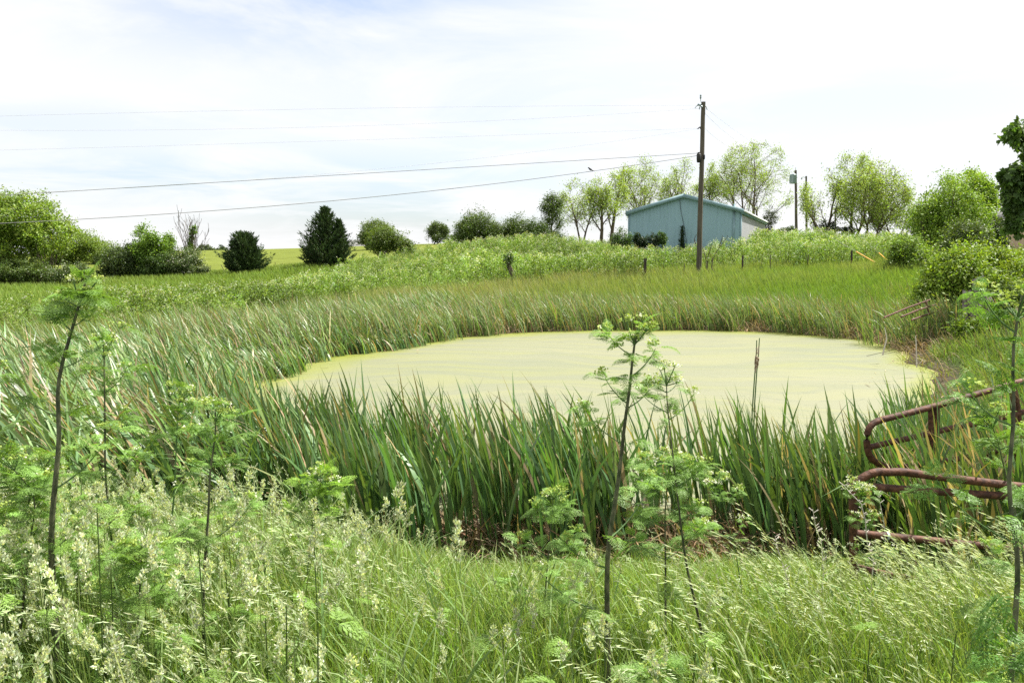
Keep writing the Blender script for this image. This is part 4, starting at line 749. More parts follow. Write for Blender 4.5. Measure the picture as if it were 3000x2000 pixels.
def cattails():
    rng = np.random.default_rng(101)
    # A: belt standing in the near shallows; shoots are fans of leaves from one base
    def fans(g, cx, cy, per, Hm, Wm, lean, wind, tan, spread=.05, th0=(.0, .22), th1=(.1, .75), base=(.080, .152, .058), K=8):
        k = np.repeat(np.arange(len(cx)), per); n = len(k); x = cx[k] + rng.normal(0, spread, n); y = cy[k] + rng.normal(0, spread, n)
        hs = Hm[k] * np.clip(rng.normal(.85, .16, n), .4, 1.15); cb, ct = reed_cols(rng, n, base, tan); f0 = rng.uniform(0, PI, len(cx)); face = f0[k] + rng.normal(0, .45, n)
        z = np.maximum(gz(x, y), WZ - .1); add_blades(g, rng, x, y, hs, Wm * rng.uniform(.6, 1.15, n), lean, cb, ct, K, th0, th1, 1.8, wind, 5.0, .62, .45, z, face)
    g = G(); x, y = scatter(rng, 2300, -4.2, 5.4, 5.9, 8.9); d = shore_d(x, y)
    gap = vnoise(x, y, .75, 5); open_ = np.exp(-((x - 1.0) / 1.0) ** 2) * .24 + .12 * smooth01((x) / 2)
    keep = (d > -1.7 + .7 * vnoise(x, y, 1.1, 2) + .35 * smooth01((x - 1) / 2)) & (d < .5) & (gap + rng.normal(0, .12, len(x)) > .20 + open_) & (rng.random(len(x)) < np.interp(x, [-2, 0, 1], [.62, .54, .46])); x, y = x[keep], y[keep]
    Hm = 1.10 + .27 * vnoise(x, y, .9, 9) + .1 * smooth01(-x / 3) - .08 * smooth01((x - 2) / 2); fans(g, x, y, 6, Hm, .038, .9, .72, .07)
    stuff(g, 'cattails', M['reed'], 'belt of tall green cattail leaves standing in the near edge of the pond', 'cattails')
    # B: marsh on the left, swept over by the wind
    g = G(); x, y = scatter(rng, 17500, -19, -1.5, 4.6, 29); d = shore_d(x, y); lim = np.interp(pxof(x, y), [-300, 0, 500, 800, 1000, 1300], [11.5, 12.8, 15.5, 19.5, 23, 29]) + 1.5 * (vnoise(x, y, 2.5, 4) - .5)
    px = pxof(x, y); keep = (d > -.25 - .5 * vnoise(x, y, 1.3, 8) - 1.6 * np.clip(vnoise(x, y, 1.1, 29) - .45, 0, 1) * (y > 8) * (y < 18)) & (px > -1000) & (y < lim) & (y > 6.2 + .32 * np.minimum(x + 3, 0)) & (vnoise(x, y, .9, 6) > .12); x, y, d = x[keep], y[keep], d[keep]
    far = smooth01((y - 9) / 8); Hm = (1.35 - .3 * far + .22 * vnoise(x, y, 1.6, 10)) * (1 - .35 * smooth01(1 - d / 1.6) * (y > 8.5))
    fans(g, x, y, 6, Hm, .036, 1.35, .93, .15, .09, (.1, .42), (.25, 1.0), (.115, .20, .075), 7)
    stuff(g, 'cattails', M['reed'], 'wide bed of cattails at the left swept over by the wind', 'cattails')
    # C: ring along the far and right shore
    g = G(); x, y = scatter(rng, 26000, -9, 17, 13, 33); d = shore_d(x, y); band = 4.6 + 1.5 * vnoise(x, y, 3, 11) - 2.2 * smooth01((x - 4) / 5)
    keep = (d > -.15 - .7 * vnoise(x, y, .8, 12) ** 2) & (d < band) & ((y > 17) | (x > 5)) & (vnoise(x, y, .8, 13) > .17 + .33 * smooth01((x - 7) / 3) * (y < 22)) & (rng.random(len(x)) < .55 + .45 * smooth01((2 - d) / 2)) & ((x < 5) | (y > 20) | (d > 1.3)); x, y = x[keep], y[keep]
    Hm = (.82 + .42 * vnoise(x, y, 1.2, 14)) * (1 - .45 * smooth01((x - 5.5) / 2) * smooth01((19 - y) / 3)); fans(g, x, y, 5, Hm, .026, 1.0, .8, .2, .12, (.0, .4), (.1, 1.1), (.13, .205, .078), 5)
    stuff(g, 'cattails', M['reed'], 'ring of shorter cattails along the far shore of the pond', 'cattails')
    # D: right bank, near the gates
    g = G(); x, y = scatter(rng, 6500, 2.0, 10.5, 4.75, 14.5); d = shore_d(x, y); keep = (d > np.interp(y, [8, 9.5, 14], [-.35, .9, 1.3])) & (d < 3.6) & ~((pxof(x, y) < 2760) & (y < 5.75) & (rng.random(len(x)) < .86)) & (vnoise(x, y, .9, 15) > .28) & (pxof(x, y) < 3250) & (rng.random(len(x)) < np.interp(y, [5, 7.5, 9, 14], [.8, .7, .55, .6])); x, y = x[keep], y[keep]
    Hm = (.95 + .3 * vnoise(x, y, .8, 16)) * np.interp(y, [4, 4.9, 6.5, 9, 14], [.8, 1.12, .95, .55, .6]) * np.where(y > 8.5, .6 + .5 * smooth01((shore_d(x, y) - 1) / 1.5), 1); fans(g, x, y, 5, Hm, .030, .9, .6, .20, .06, (.0, .35), (.1, .9), (.085, .15, .05), 7)
    stuff(g, 'cattails', M['reed'], 'patchy cattails and brown leaf tips behind the rusty gates on the right bank', 'cattails')
    # dead leaves and broken stalks at the feet
    g = G(); x, y = scatter(rng, 95000, -9, 12, 5.6, 28); d = shore_d(x, y)
    pr = np.exp(-np.abs(d - .05) / .55) * (.35 + .9 * (vnoise(x, y, 1.1, 17) > .45)) * (1 - .9 * (x > 4.5) * (y < 19)) * (1 + .9 * (y > 20) * (x > -1)) + .28 * np.exp(-((d - .9) / 1.2) ** 2) * (vnoise(x, y, 2, 18) > .45) * (y > 17); keep = (d > -.3) & (rng.random(len(x)) < pr); x, y = x[keep], y[keep]; n = len(x)
    nearf = smooth01((10 - y) / 3); col = cj(rng, n, (.27, .205, .13), .4, .07); add_blades(g, rng, x, y, rng.uniform(.2, .75, n) * (1 - .25 * nearf), rng.uniform(.010, .022, n), 1.6, col, col * .9, 5, (.1, 1.1), (.2, 1.6), 1.3, .4)
    x, y = scatter(rng, 9000, -4.6, 5, 5.9, 7.2); keep = np.abs(shore_d(x, y) - .0) < .75; x, y = x[keep], y[keep]; n = len(x)
    col = cj(rng, n, (.20, .14, .085), .4, .07); add_blades(g, rng, x, y, rng.uniform(.15, .6, n), rng.uniform(.008, .02, n), 1.4, col, col * .9, 5, (.1, 1.2), (.1, 1.6), 1.3, .4)
    x, y = scatter(rng, 900, -5, 10, 7, 26); d = shore_d(x, y); q = (d < -.1) & (d > -1.4) & (rng.random(900) < .5); x, y = x[q], y[q]; n = len(x); a = rng.uniform(0, 2 * PI, n); rhomb(g, np.stack([x, y, np.full(n, WZ + .012)], 1), np.stack([np.cos(a), np.sin(a), np.zeros(n)], 1), np.tile([[0, 0, 1.0]], (n, 1)), rng.uniform(.05, .4, n), .018, cj(rng, n, (.26, .22, .14), .4, .06))
    stuff(g, 'dead_reeds', M['dry'], 'tan dead reed leaves and broken stalks matted along the waterline', 'dead reeds')
    # mats of fresh algae and low weeds at the left and right shore
    g = G(); x, y = scatter(rng, 30000, -6.5, 11, 8, 26); d = shore_d(x, y); keep = (np.abs(d - .05) < .55) & (vnoise(x, y, 1.0, 19) > .5) & (((x < 0) & (y > 11)) | (x > 5)); x, y = x[keep], y[keep]; n = len(x); col = cj(rng, n, (.17, .21, .04), .2, .08)
    add_blades(g, rng, x, y, rng.uniform(.05, .22, n), rng.uniform(.01, .025, n), 1.2, col, col, 3, (.2, 1.2), (.1, .8), 1.3, .5); stuff(g, 'waterline_weeds', M['grass'], 'low yellow green weed mats fringing the waterline', 'weeds')
cattails()
def cattail_stalk(name, label, pts, Y, r, heads, group='old cattail stalks'):
    P = [at(x, y, Y) for x, y in pts]; b = P[0].copy(); root = empty(name, b, label, 'cattail stalk', group); g = G(); tube(g, P, np.linspace(r, r * .6, len(P)), 6); child(g, 'stem', M['gstem'] if r < .0075 else M['stem'], root, True)
    for (a, c, rr) in heads:
        A, B = at(*a, Y), at(*c, Y); t = np.linspace(0, 1, 9); g = G(); rng = np.random.default_rng(int(a[0])); tube(g, A + (B - A) * t[:, None], rr * (.6 + .55 * rng.random(9)) * np.array([.5, 1, 1, 1, 1, 1, 1, 1, .5]), 8); child(g, 'seed_head', M['reedhead'], root, True)
cattail_stalk('cattail_stalk', 'tall old cattail stalk with a frayed brown seed head, left of the close pair', [(2190, 1640), (2197, 1400), (2204, 1200), (2211, 1100), (2216, 1030), (2217, 996)], 6.8, .0068, [((2212.5, 1092), (2215.5, 1038), .011), ((2216.3, 1037), (2216.8, 1015), .007)])
cattail_stalk('cattail_stalk', 'tall old cattail stalk with a broken thick seed head, right of the close pair', [(2196, 1640), (2203, 1400), (2211, 1180), (2217, 1090), (2222, 1040), (2225, 990)], 6.85, .0068, [((2218, 1079), (2220, 1045), .013), ((2221, 1043), (2223.5, 1012), .007)])
def tmpl(fn):
    g = G(); fn(g); v = np.concatenate(g.v); f = np.concatenate(g.q); c = np.concatenate(g.c); return v, f, c
def place(g, rng, T, x, y, S, cm=None, tilt=.1, wind=0.0, zoff=0.0):
    n = len(x); P = gp(x, y); P[:, 2] += zoff; up = nrm(np.array([0, 0, 1.0]) + rng.normal(0, tilt, (n, 3)) * [1, 1, 0] + np.array([-wind, 0, 0])); a = rng.uniform(0, 2 * PI, n)
    X = np.stack([np.cos(a), np.sin(a), np.zeros(n)], 1); X = nrm(X - up * (X * up).sum(1, keepdims=True)); Y = np.cross(up, X); k = rng.integers(0, len(T), n)
    for i, (v, f, c) in enumerate(T):
        m = k == i
        if m.any(): inst(g, v, f, c, X[m], Y[m], up[m], P[m], S[m], None if cm is None else cm[m])
LOWPX = [-150, 0, 300, 500, 700, 1000, 1400, 1900, 2047, 2300, 2800]; LOWY = [17, 18, 20, 22, 25, 33, 38, 45.5, 47.5, 48, 47]
HIPX = [-150, 0, 300, 500, 700, 820, 950, 1060, 1200, 1500, 1800, 1850, 2170, 2230, 2600, 2800]; HIY = [23, 24, 26, 28, 31, 36, 47, 62, 68, 76, 72, 60, 60, 78, 80, 62]
def meadow():
    rng = np.random.default_rng(202)
    g = G(); n = 215000; x, y = wedge(rng, n, 11, 52, -500, 2850, .8); d = shore_d(x, y); px = pxof(x, y); lo = np.interp(px, LOWPX, LOWY); lim = np.interp(px, [-300, 0, 500, 800, 1000, 1300], [11.5, 12.8, 15.5, 19.5, 23, 27])
    keep = (d > 2.0) & (y > lim - 1) & (y < lo + 3.5) & ((y > 26.5) | (px < 1350) | (px > 2350)); x, y, px = x[keep], y[keep], px[keep]; n = len(x)
    k = np.clip(vnoise(x, y, 3.5, 21)[:, None] * .8 + vnoise(x, y, 1.1, 22)[:, None] * .4 + .12 * (px[:, None] < 1900), 0, 1); lush = (smooth01((px - 1900) / 300) * smooth01((37 - y) / 5))[:, None]; k = k * (1 - .9 * lush) * (1 - .35 * smooth01((px[:, None] - 1700) / 500))
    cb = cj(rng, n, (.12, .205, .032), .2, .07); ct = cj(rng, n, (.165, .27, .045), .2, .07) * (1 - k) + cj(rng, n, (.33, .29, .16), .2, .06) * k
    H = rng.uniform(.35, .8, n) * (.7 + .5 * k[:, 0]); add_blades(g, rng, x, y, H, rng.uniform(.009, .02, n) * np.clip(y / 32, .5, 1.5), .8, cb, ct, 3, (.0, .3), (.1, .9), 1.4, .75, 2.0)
    x, y = scatter(rng, 26000, 5.5, 22, 7, 34); d = shore_d(x, y); q = (d > .5) & (pxof(x, y) > 2350) & (pxof(x, y) < 3300) & (vnoise(x, y, .9, 27) > .2); x, y = x[q], y[q]; n = len(x); v = (vnoise(x, y, 1.6, 28) > .6)[:, None]; cb = cj(rng, n, (.10, .16, .035), .25, .07); ct = np.where(v, cj(rng, n, (.30, .26, .15), .2, .06), cj(rng, n, (.15, .22, .05), .2, .07))
    add_blades(g, rng, x, y, rng.uniform(.15, .45, n) * np.interp(y, [7, 18, 30], [.8, 1, 1.4]), rng.uniform(.008, .018, n), 1.2, cb, ct, 4, (.0, .5), (.1, 1.1), 1.4, .6, 2.0)
    x, y = scatter(rng, 34000, 4.5, 14, 6, 19); d = shore_d(x, y); q = (d > .35) & (pxof(x, y) > 2450) & (pxof(x, y) < 3200); x, y = x[q], y[q]; n = len(x); v = (rng.random((n, 1)) < .16); cb = cj(rng, n, (.11, .18, .04), .25, .07); ct = np.where(v, cj(rng, n, (.32, .28, .16), .2, .06), cj(rng, n, (.17, .25, .055), .2, .07))
    add_blades(g, rng, x, y, rng.uniform(.2, .55, n) * smooth01(d[q] / 1.2 + .4), rng.uniform(.007, .016, n), 1.3, cb, ct, 5, (.0, .5), (.1, 1.3), 1.4, .6, 2.0)
    stuff(g, 'meadow_grass', M['grass'], 'tan tipped tall grass between the cattails and the weedy slope', 'grass')
    g = G(); n = 110000; x, y = wedge(rng, n, 20, 80, -450, 1300, .9); x2, y2 = wedge(rng, 9000, 50, 100, 2500, 3100); x = np.r_[x, x2]; y = np.r_[y, y2]; px = pxof(x, y); keep = (y < fence_y(x) - 1) & ((y > np.interp(px, HIPX, HIY) - 4) | (px > 2500)); x, y = x[keep], y[keep]; n = len(x)
    cb = cj(rng, n, (.13, .20, .035), .2, .07); v = vnoise(x, y, 5, 24)[:, None]; ct = cj(rng, n, (.17, .25, .045), .2, .07) * (1 - .5 * v) + .5 * v * cj(rng, n, (.22, .25, .08), .2, .07); add_blades(g, rng, x, y, rng.uniform(.2, .55, n), rng.uniform(.02, .04, n) * np.clip(y / 40, .6, 1.4), .8, cb, ct, 3, (.0, .3), (.1, .9), 1.4, .7, 2.0)
    stuff(g, 'valley_grass', M['grass'], 'mid green grass on the valley floor and lawn beyond the weeds', 'grass')
meadow()
def weed_tmpl(seed, H=1.0, lf=16, umb=4, wcol=(.50, .53, .36)):
    def fn(g):
        rng = np.random.default_rng(seed)
        blades(g, np.zeros((2, 3)), np.full(2, H * .95), np.full(2, .02), np.zeros(2), np.full(2, .03), np.full(2, .05), 1.0, 2, np.array([0, PI / 2]), np.tile([[.07, .10, .03]], (2, 1)), np.tile([[.10, .15, .04]], (2, 1)))
        for i in range(lf):
            t = (i + .5) / lf; z = H * (.06 + .86 * t); a = i * 2.4 + rng.random(); r = H * .27 * (1.05 - .75 * t) * rng.uniform(.6, 1.3); m = 8; dr = np.array([math.cos(a), math.sin(a), rng.uniform(.1, .9)])
            q = np.array([0, 0, z]) + dr * r * rng.uniform(.2, 1, (m, 1)) + rng.normal(0, .028, (m, 3)); rhomb(g, q, dr + rng.normal(0, .7, (m, 3)), rng.normal(0, .6, (m, 3)) + [0, 0, 1], H * rng.uniform(.045, .08), H * .034, cj(rng, m, (.165, .255, .05), .2, .06))
        for i in range(umb):
            a = rng.uniform(0, 2 * PI); r = H * .15 * rng.random(); q = np.array([r * math.cos(a), r * math.sin(a), H * (.84 + .2 * rng.random())]) + rng.normal(0, .02, (3, 3)); rhomb(g, q, rng.normal(0, 1, (3, 3)) * [1, 1, .3], np.tile([[0, -.3, 1.0]], (3, 1)), .038, .034, np.tile([wcol], (3, 1)))
    return tmpl(fn)
def weeds():
    rng = np.random.default_rng(303); T = [weed_tmpl(s, umb=(6, 3, 0, 5, 1)[s]) for s in range(5)]
    n = 23000; x, y = wedge(rng, n, 16, 84, -150, 2780, .85); xl, yl = wedge(rng, 5400, 17, 42, -500, 1050); x = np.r_[x, xl]; y = np.r_[y, yl]; n = len(x); px = pxof(x, y)
    lowY = np.interp(px, LOWPX, LOWY) + 2.5 * (vnoise(x, y, 4, 31) - .5) * 2 * np.clip(y / 40, .4, 1); hiY = np.interp(px, HIPX, HIY) * (1 + .12 * (vnoise(x, y, 5, 37) - .5)); pat = np.where(px < 850, vnoise(x, y, 2.5, 32) > .2, vnoise(x, y, 2.5, 33) > .14)
    edge = smooth01((y - lowY) / 5) * .75 + .25
    # keep the barn's floor and the ground behind it clear
    P, W, z0 = BP, BW, BZ; o = P(0, 0, 0); u = P(1, 0, 0) - o; v_ = P(0, 1, 0) - o; a = (x - o[0]) * u[0] + (y - o[1]) * u[1]; b = (x - o[0]) * v_[0] + (y - o[1]) * v_[1]; inb = (a > -.3) & (a < W + .3) & (b > -.5)
    keep = (y > lowY) & (y < hiY) & pat & ~inb & (rng.random(n) < edge); x, y, px = x[keep], y[keep], px[keep]; S = rng.uniform(.6, 1.4, len(x)) * (.68 + .68 * vnoise(x, y, 3.2, 34)) * np.interp(px, [0, 700, 900, 1100, 3000], [.75, .8, .95, 1.1, 1.12])
    cm = np.clip(rng.normal(1, .12, (len(x), 1)), .6, 1.5) * (1 + rng.normal(0, .04, (len(x), 3))) * ((.62 + .62 * vnoise(x, y, 3.0, 35)) * (.9 + .2 * vnoise(x, y, 9, 36)))[:, None]; g = G(); place(g, rng, T, x, y, S, cm, .12, .06)
    n = 60000; x, y = wedge(rng, n, 17, 82, -150, 2800, .8); px = pxof(x, y); q = (y > np.interp(px, LOWPX, LOWY)) & (y < np.interp(px, HIPX, HIY)) & (vnoise(x, y, 3, 39) > .3); a = (x - o[0]) * u[0] + (y - o[1]) * u[1]; b = (x - o[0]) * v_[0] + (y - o[1]) * v_[1]; q &= ~((a > -.3) & (a < W + .3) & (b > -.5)); x, y = x[q], y[q]; n = len(x)
    cb = cj(rng, n, (.14, .21, .05), .2, .07); ct = np.where(rng.random((n, 1)) < .4, cj(rng, n, (.34, .33, .18), .2, .05), cj(rng, n, (.20, .28, .07), .2, .06)); add_blades(g, rng, x, y, rng.uniform(.5, 1.25, n) * np.interp(y, [17, 45], [.7, 1]), rng.uniform(.008, .02, n) * np.clip(y / 32, .6, 2), .8, cb, ct, 3, (.0, .3), (.1, .9), 1.4, .75, 2.0)
    stuff(g, 'hemlock_weeds', M['leaf'], 'dense light green flowering weeds covering the slope below the barn', 'weeds')
weeds()
# ------------------------------------------------------------------ foreground grasses
def cap(rng, x, y):
    """how tall the bank grasses grow here: knee high and lower towards the water"""
    yc = np.interp(pxof(x, y), [0, 400, 800, 1100, 1400, 2000, 2400, 2550, 2800, 3000], [1400, 1440, 1450, 1560, 1660, 1660, 1640, 1700, 1690, 1620]); z = EYE - (yc - 745) / F * y
    return np.clip(z - gz(x, y), .16, 1.1) * rng.uniform(.62, 1.12, len(x))
def orchard_tmpl(seed, head_c=(.47, .52, .37)):
    def fn(g):
        rng = np.random.default_rng(seed); K = 6; c1 = np.array([[.12, .19, .06]])
        b = rng.uniform(0, .25); blades(g, np.zeros((2, 3)), np.full(2, 1.0), np.full(2, .0035), np.zeros(2), np.full(2, .02), np.full(2, b), 1.6, K, np.array([0.3, PI / 2 + .3]), np.tile(c1, (2, 1)), np.tile([[.20, .26, .10]], (2, 1)), 1, 1, .9)
        th = .02 + b * .8; top = np.array([sum(math.sin(.02 + b * ((k + .5) / K) ** 1.6) / K for k in range(K)), 0, sum(math.cos(.02 + b * ((k + .5) / K) ** 1.6) / K for k in range(K))])
        axis = nrm(np.array([math.sin(th), 0, math.cos(th)]))
        cl = [(0, 0.0, .036), (.024, .006, .03), (-.012, .012, .028), (-.035, -.014, .028), (-.055, .018, .026), (-.075, -.02, .022), (-.10, .028, .024), (-.128, -.03, .022)][:rng.integers(5, 9)]
        for (dz, side, r) in cl:
            a = rng.uniform(0, 2 * PI); sd = np.array([math.cos(a), math.sin(a), 0]) * abs(side); c = top + axis * dz + sd; m = 26
            off = nrm(rng.normal(0, 1, (m, 3))) * r * rng.uniform(.25, .8, (m, 1)); D = off / r * .6 + axis * .6 + sd * 14 + rng.normal(0, .18, (m, 3)); rhomb(g, c + off * .55, D, rng.normal(0, 1, (m, 3)), rng.uniform(.010, .018, m), .008, cj(rng, m, head_c, .18, .05))
    return tmpl(fn)
def brome_tmpl(seed, n_sp=16, c=(.47, .53, .35), side=1.0, droop=.9):
    def fn(g):
        rng = np.random.default_rng(seed); K = 8; b = droop * rng.uniform(.75, 1.15); w_ = 1.7
        blades(g, np.zeros((2, 3)), np.full(2, 1.0), np.full(2, .003), np.zeros(2), np.full(2, .05), np.full(2, b), w_, K, np.array([0.2, PI / 2]), np.tile([[.13, .20, .06]], (2, 1)), np.tile([[.26, .30, .13]], (2, 1)), 1, 1, .9)
        ts = np.linspace(0, 1, 41); th = .05 + b * ((ts[1:] + ts[:-1]) / 2) ** w_; X = np.r_[0, np.cumsum(np.sin(th))] / 40; Z = np.r_[0, np.cumsum(np.cos(th))] / 40
        for i in range(n_sp):
            t = .66 + .34 * (i + .5) / n_sp; k = int(t * 40); p = np.array([X[k], 0, Z[k]]); ax = np.array([math.sin(th[min(k, 39)]), 0, math.cos(th[min(k, 39)])])
            d = nrm(ax * 1.0 + np.array([.35 * side, rng.normal(0, .38), rng.normal(-.02, .22)])); pl = rng.uniform(.015, .05); q = p + d * pl
            rhomb(g, np.array([p]), d[None], rng.normal(0, 1, (1, 3)), pl * 1.2, .0016, np.array([.28, .32, .15]))
            d2 = nrm(d + np.array([.12, 0, -.12])); l = rng.uniform(.028, .045); cc = cj(rng, 2, c, .15, .04)
            rhomb(g, np.array([q, q]), np.array([d2, nrm(d2 + [.02, .05, .02])]), np.array([[0, -1, .3], [.3, .4, 1]]), l, .0055, cc)
    return tmpl(fn)
def foreground():
    rng = np.random.default_rng(404)
    def fgz(n, y0, y1, px0, px1): x, y = wedge(rng, n, y0, y1, px0, px1); d = shore_d(x, y); k = (d > -.05) ; return x[k], y[k]
    # short bright green grass
    g = G(); x, y = fgz(98000, 1.5, 6.6, -900, 3600); n = len(x); px = pxof(x, y); k = vnoise(x, y, .8, 41); lush = smooth01((px - 1500) / 500)
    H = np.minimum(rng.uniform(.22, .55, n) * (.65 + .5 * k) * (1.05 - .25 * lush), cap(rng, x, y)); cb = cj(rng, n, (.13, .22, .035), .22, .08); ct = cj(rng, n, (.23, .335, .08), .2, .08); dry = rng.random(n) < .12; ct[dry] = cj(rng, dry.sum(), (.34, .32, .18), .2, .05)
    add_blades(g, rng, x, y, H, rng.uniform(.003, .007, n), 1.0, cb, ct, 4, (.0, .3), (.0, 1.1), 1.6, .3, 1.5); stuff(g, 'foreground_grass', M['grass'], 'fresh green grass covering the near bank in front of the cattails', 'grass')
    # broad blades, taller
    g = G(); x, y = fgz(13000, 1.5, 6.2, -900, 3600); n = len(x); cb = cj(rng, n, (.13, .21, .06), .2, .08); ct = cj(rng, n, (.24, .33, .13), .2, .08); left = smooth01((1900 - pxof(x, y)) / 500)
    H = np.minimum(rng.uniform(.35, .85, n) * (.6 + .4 * left), cap(rng, x, y) * 1.25); add_blades(g, rng, x, y, H, rng.uniform(.006, .014, n), 1.0, cb, ct, 6, (.05, .4), (.2, 2.2), 1.8, .35, 1.5); stuff(g, 'broad_grass', M['grass'], 'longer arching grass blades mixed through the near bank', 'grass')
    # orchard grass with fluffy heads, left half
    T = [orchard_tmpl(s) for s in range(6)]; g = G(); x, y = fgz(5200, 1.7, 5.2, -900, 2300); px = pxof(x, y); w_ = np.interp(px, [-250, 500, 900, 1300, 1800, 2300], [.50, .34, .15, .10, .06, .02]); kk = (rng.random(len(x)) < w_) & (vnoise(x, y, .7, 42) > .25); x, y = x[kk], y[kk]
    S = np.minimum(rng.uniform(.6, 1.1, len(x)) * np.interp(y, [1.7, 2.4, 4, 5.2], [.72, .9, .92, .8]), cap(rng, x, y) * 1.1); cm = rng.normal(1, .1, (len(x), 1)) * np.ones((1, 3)); place(g, rng, T, x, y, S, cm, .13, .08); stuff(g, 'orchard_grass', M['grass'], 'pale seeding orchard grass heads massed across the lower left', 'grass')
    # brome, drooping spikelets; all bent by the wind
    Tb = [brome_tmpl(s) for s in range(6)]; g = G(); x, y = fgz(4000, 1.6, 5.6, -100, 3600); px = pxof(x, y); w_ = np.interp(px, [0, 500, 700, 1000, 1300, 1900, 2250, 2500, 3250], [.10, .2, .5, .65, .2, .06, .35, .95, 1]); kk = (rng.random(len(x)) < w_ * 1.1) & (vnoise(x, y, .5, 45) > .3); x, y, px = x[kk], y[kk], px[kk]; n = len(x)
    S = np.minimum(rng.uniform(.6, 1.0, n) * np.interp(y, [1.6, 2.5, 5.6], [.72, .95, .85]), cap(rng, x, y) * 1.3); a = WIND + rng.normal(0, .95, n); X = np.stack([np.cos(a), np.sin(a), np.zeros(n)], 1); up = nrm(np.array([0, 0, 1.0]) + X * .12 + rng.normal(0, .08, (n, 3))); X = nrm(X - up * (X * up).sum(1, keepdims=True)); Y = np.cross(up, X); P = gp(x, y); k = rng.integers(0, 6, n)
    cm = rng.normal(1, .1, (n, 1)) * np.ones((1, 3))
    for i, (v, f, c) in enumerate(Tb): m = k == i; inst(g, v, f, c, X[m], Y[m], up[m], P[m], S[m], cm[m])
    stuff(g, 'brome_grass', M['grass'], 'drooping feathery brome grass bent over by the wind', 'grass')
foreground()
# ------------------------------------------------------------------ hemlock plants
def fern_tmpl(seed, droop=.9):
    """one finely divided leaf of unit length along +X, normal +Z"""
    def fn(g):
        rng = np.random.default_rng(seed); s = np.linspace(0, 1, 41); th = -(-.25 + droop * s ** 1.4); dx = np.cos(th) / 40; dz = np.sin(th) / 40; X = np.cumsum(dx); Z = np.cumsum(dz)
        def pt(t): k = min(int(t * 40), 40); return np.array([X[k], 0, Z[k]]), nrm(np.array([dx[k], 0, dz[k]]))
        col = np.array([.135, .235, .05]); V = []; rh = []
        for k in range(0, 40, 4): p, d = pt(k / 40); q, _ = pt((k + 4) / 40); rh.append((p, q - p, np.array([0, 0, 1.0]), np.linalg.norm(q - p) * 1.05, .010, col * 1.15)); rh.append((p, q - p, np.array([0, 1.0, 0]), np.linalg.norm(q - p) * 1.05, .010, col * 1.15))
        npn = 8
        for i in range(npn):
            t = .26 + .70 * i / (npn - 1); L = .46 * (1 - t) ** .75 + .05; p, d = pt(t)
            for sd in (-1, 1):
                pd = nrm(d * .62 + np.array([0, sd * .9, 0]) + np.array([0, 0, -.22 + rng.normal(0, .08)])); nn = nrm(np.cross(d, np.array([0, 1.0, 0])) * -1); nn = nn if nn[2] > 0 else -nn
                rh.append((p, pd, nn, L, .010, col)); m = max(3, int(7 * (L / .42) ** .6))
                side = nrm(np.cross(nn, pd))
                for j in range(m):
                    u = .14 + .84 * j / m; l = L * .34 * (1 - u * .62) + .012; q = p + pd * L * u + np.array([0, 0, -.10 * L * u * u])
                    for s2 in (-1, 1): rh.append((q, nrm(pd * .75 + side * s2 * .8 + rng.normal(0, .10, 3)), nn + rng.normal(0, .3, 3), l, l * .36, col * rng.uniform(.85, 1.2)))
                rh.append((p + pd * L * .9, pd, nn, L * .16 + .01, .03, col))
        P, D, Nn, L, W, c = [np.array(q) for q in zip(*rh)]; rhomb(g, P, D, Nn, L, W, c)
    return tmpl(fn)
FERN = [fern_tmpl(1, .5), fern_tmpl(2, .9), fern_tmpl(3, 1.35), fern_tmpl(4, 1.7)]
def umbel(g, rng, p, r, n=9, white=.3, up=np.array([0, 0, 1.0])):
    """flat cluster of tiny flower knots on thin rays"""
    a = rng.uniform(0, 2 * PI, n); q = r * np.sqrt(rng.random(n)); C_ = p + np.stack([np.cos(a) * q, np.sin(a) * q, r * .75 + rng.normal(0, r * .08, n) - q * q / r * .35], 1)
    D = C_ - p; l = np.linalg.norm(D, axis=1); rhomb(g, np.tile(p, (n, 1)), D, rng.normal(0, 1, (n, 3)), l, .0022, (.14, .21, .06))
    k = np.repeat(np.arange(n), 5); w_ = rng.random(n)[k] < white * .6; c = np.where(w_[:, None], np.array([.58, .60, .48]), np.array([.28, .36, .09])) * rng.uniform(.85, 1.15, (len(k), 1))
    rhomb(g, C_[k] + rng.normal(0, .004, (len(k), 3)), rng.normal(0, 1, (len(k), 3)), rng.normal(0, .5, (len(k), 3)) + [0, -.3, 1], .009, .008, c)
def fernset(g, rng, P, D, S, cm, dr=None):
    n = len(P); P = np.asarray(P); D = nrm(np.asarray(D)); S = np.asarray(S); Y = nrm(np.cross(np.array([0, 0, 1.0]) + rng.normal(0, .25, (n, 3)), D)); Z = np.cross(D, Y); k = rng.integers(0, 4, n) if dr is None else dr
    for i, (v, f, c) in enumerate(FERN):
        m = k == i
        if m.any(): inst(g, v, f, c, D[m], Y[m], Z[m], P[m], S[m], cm[m])
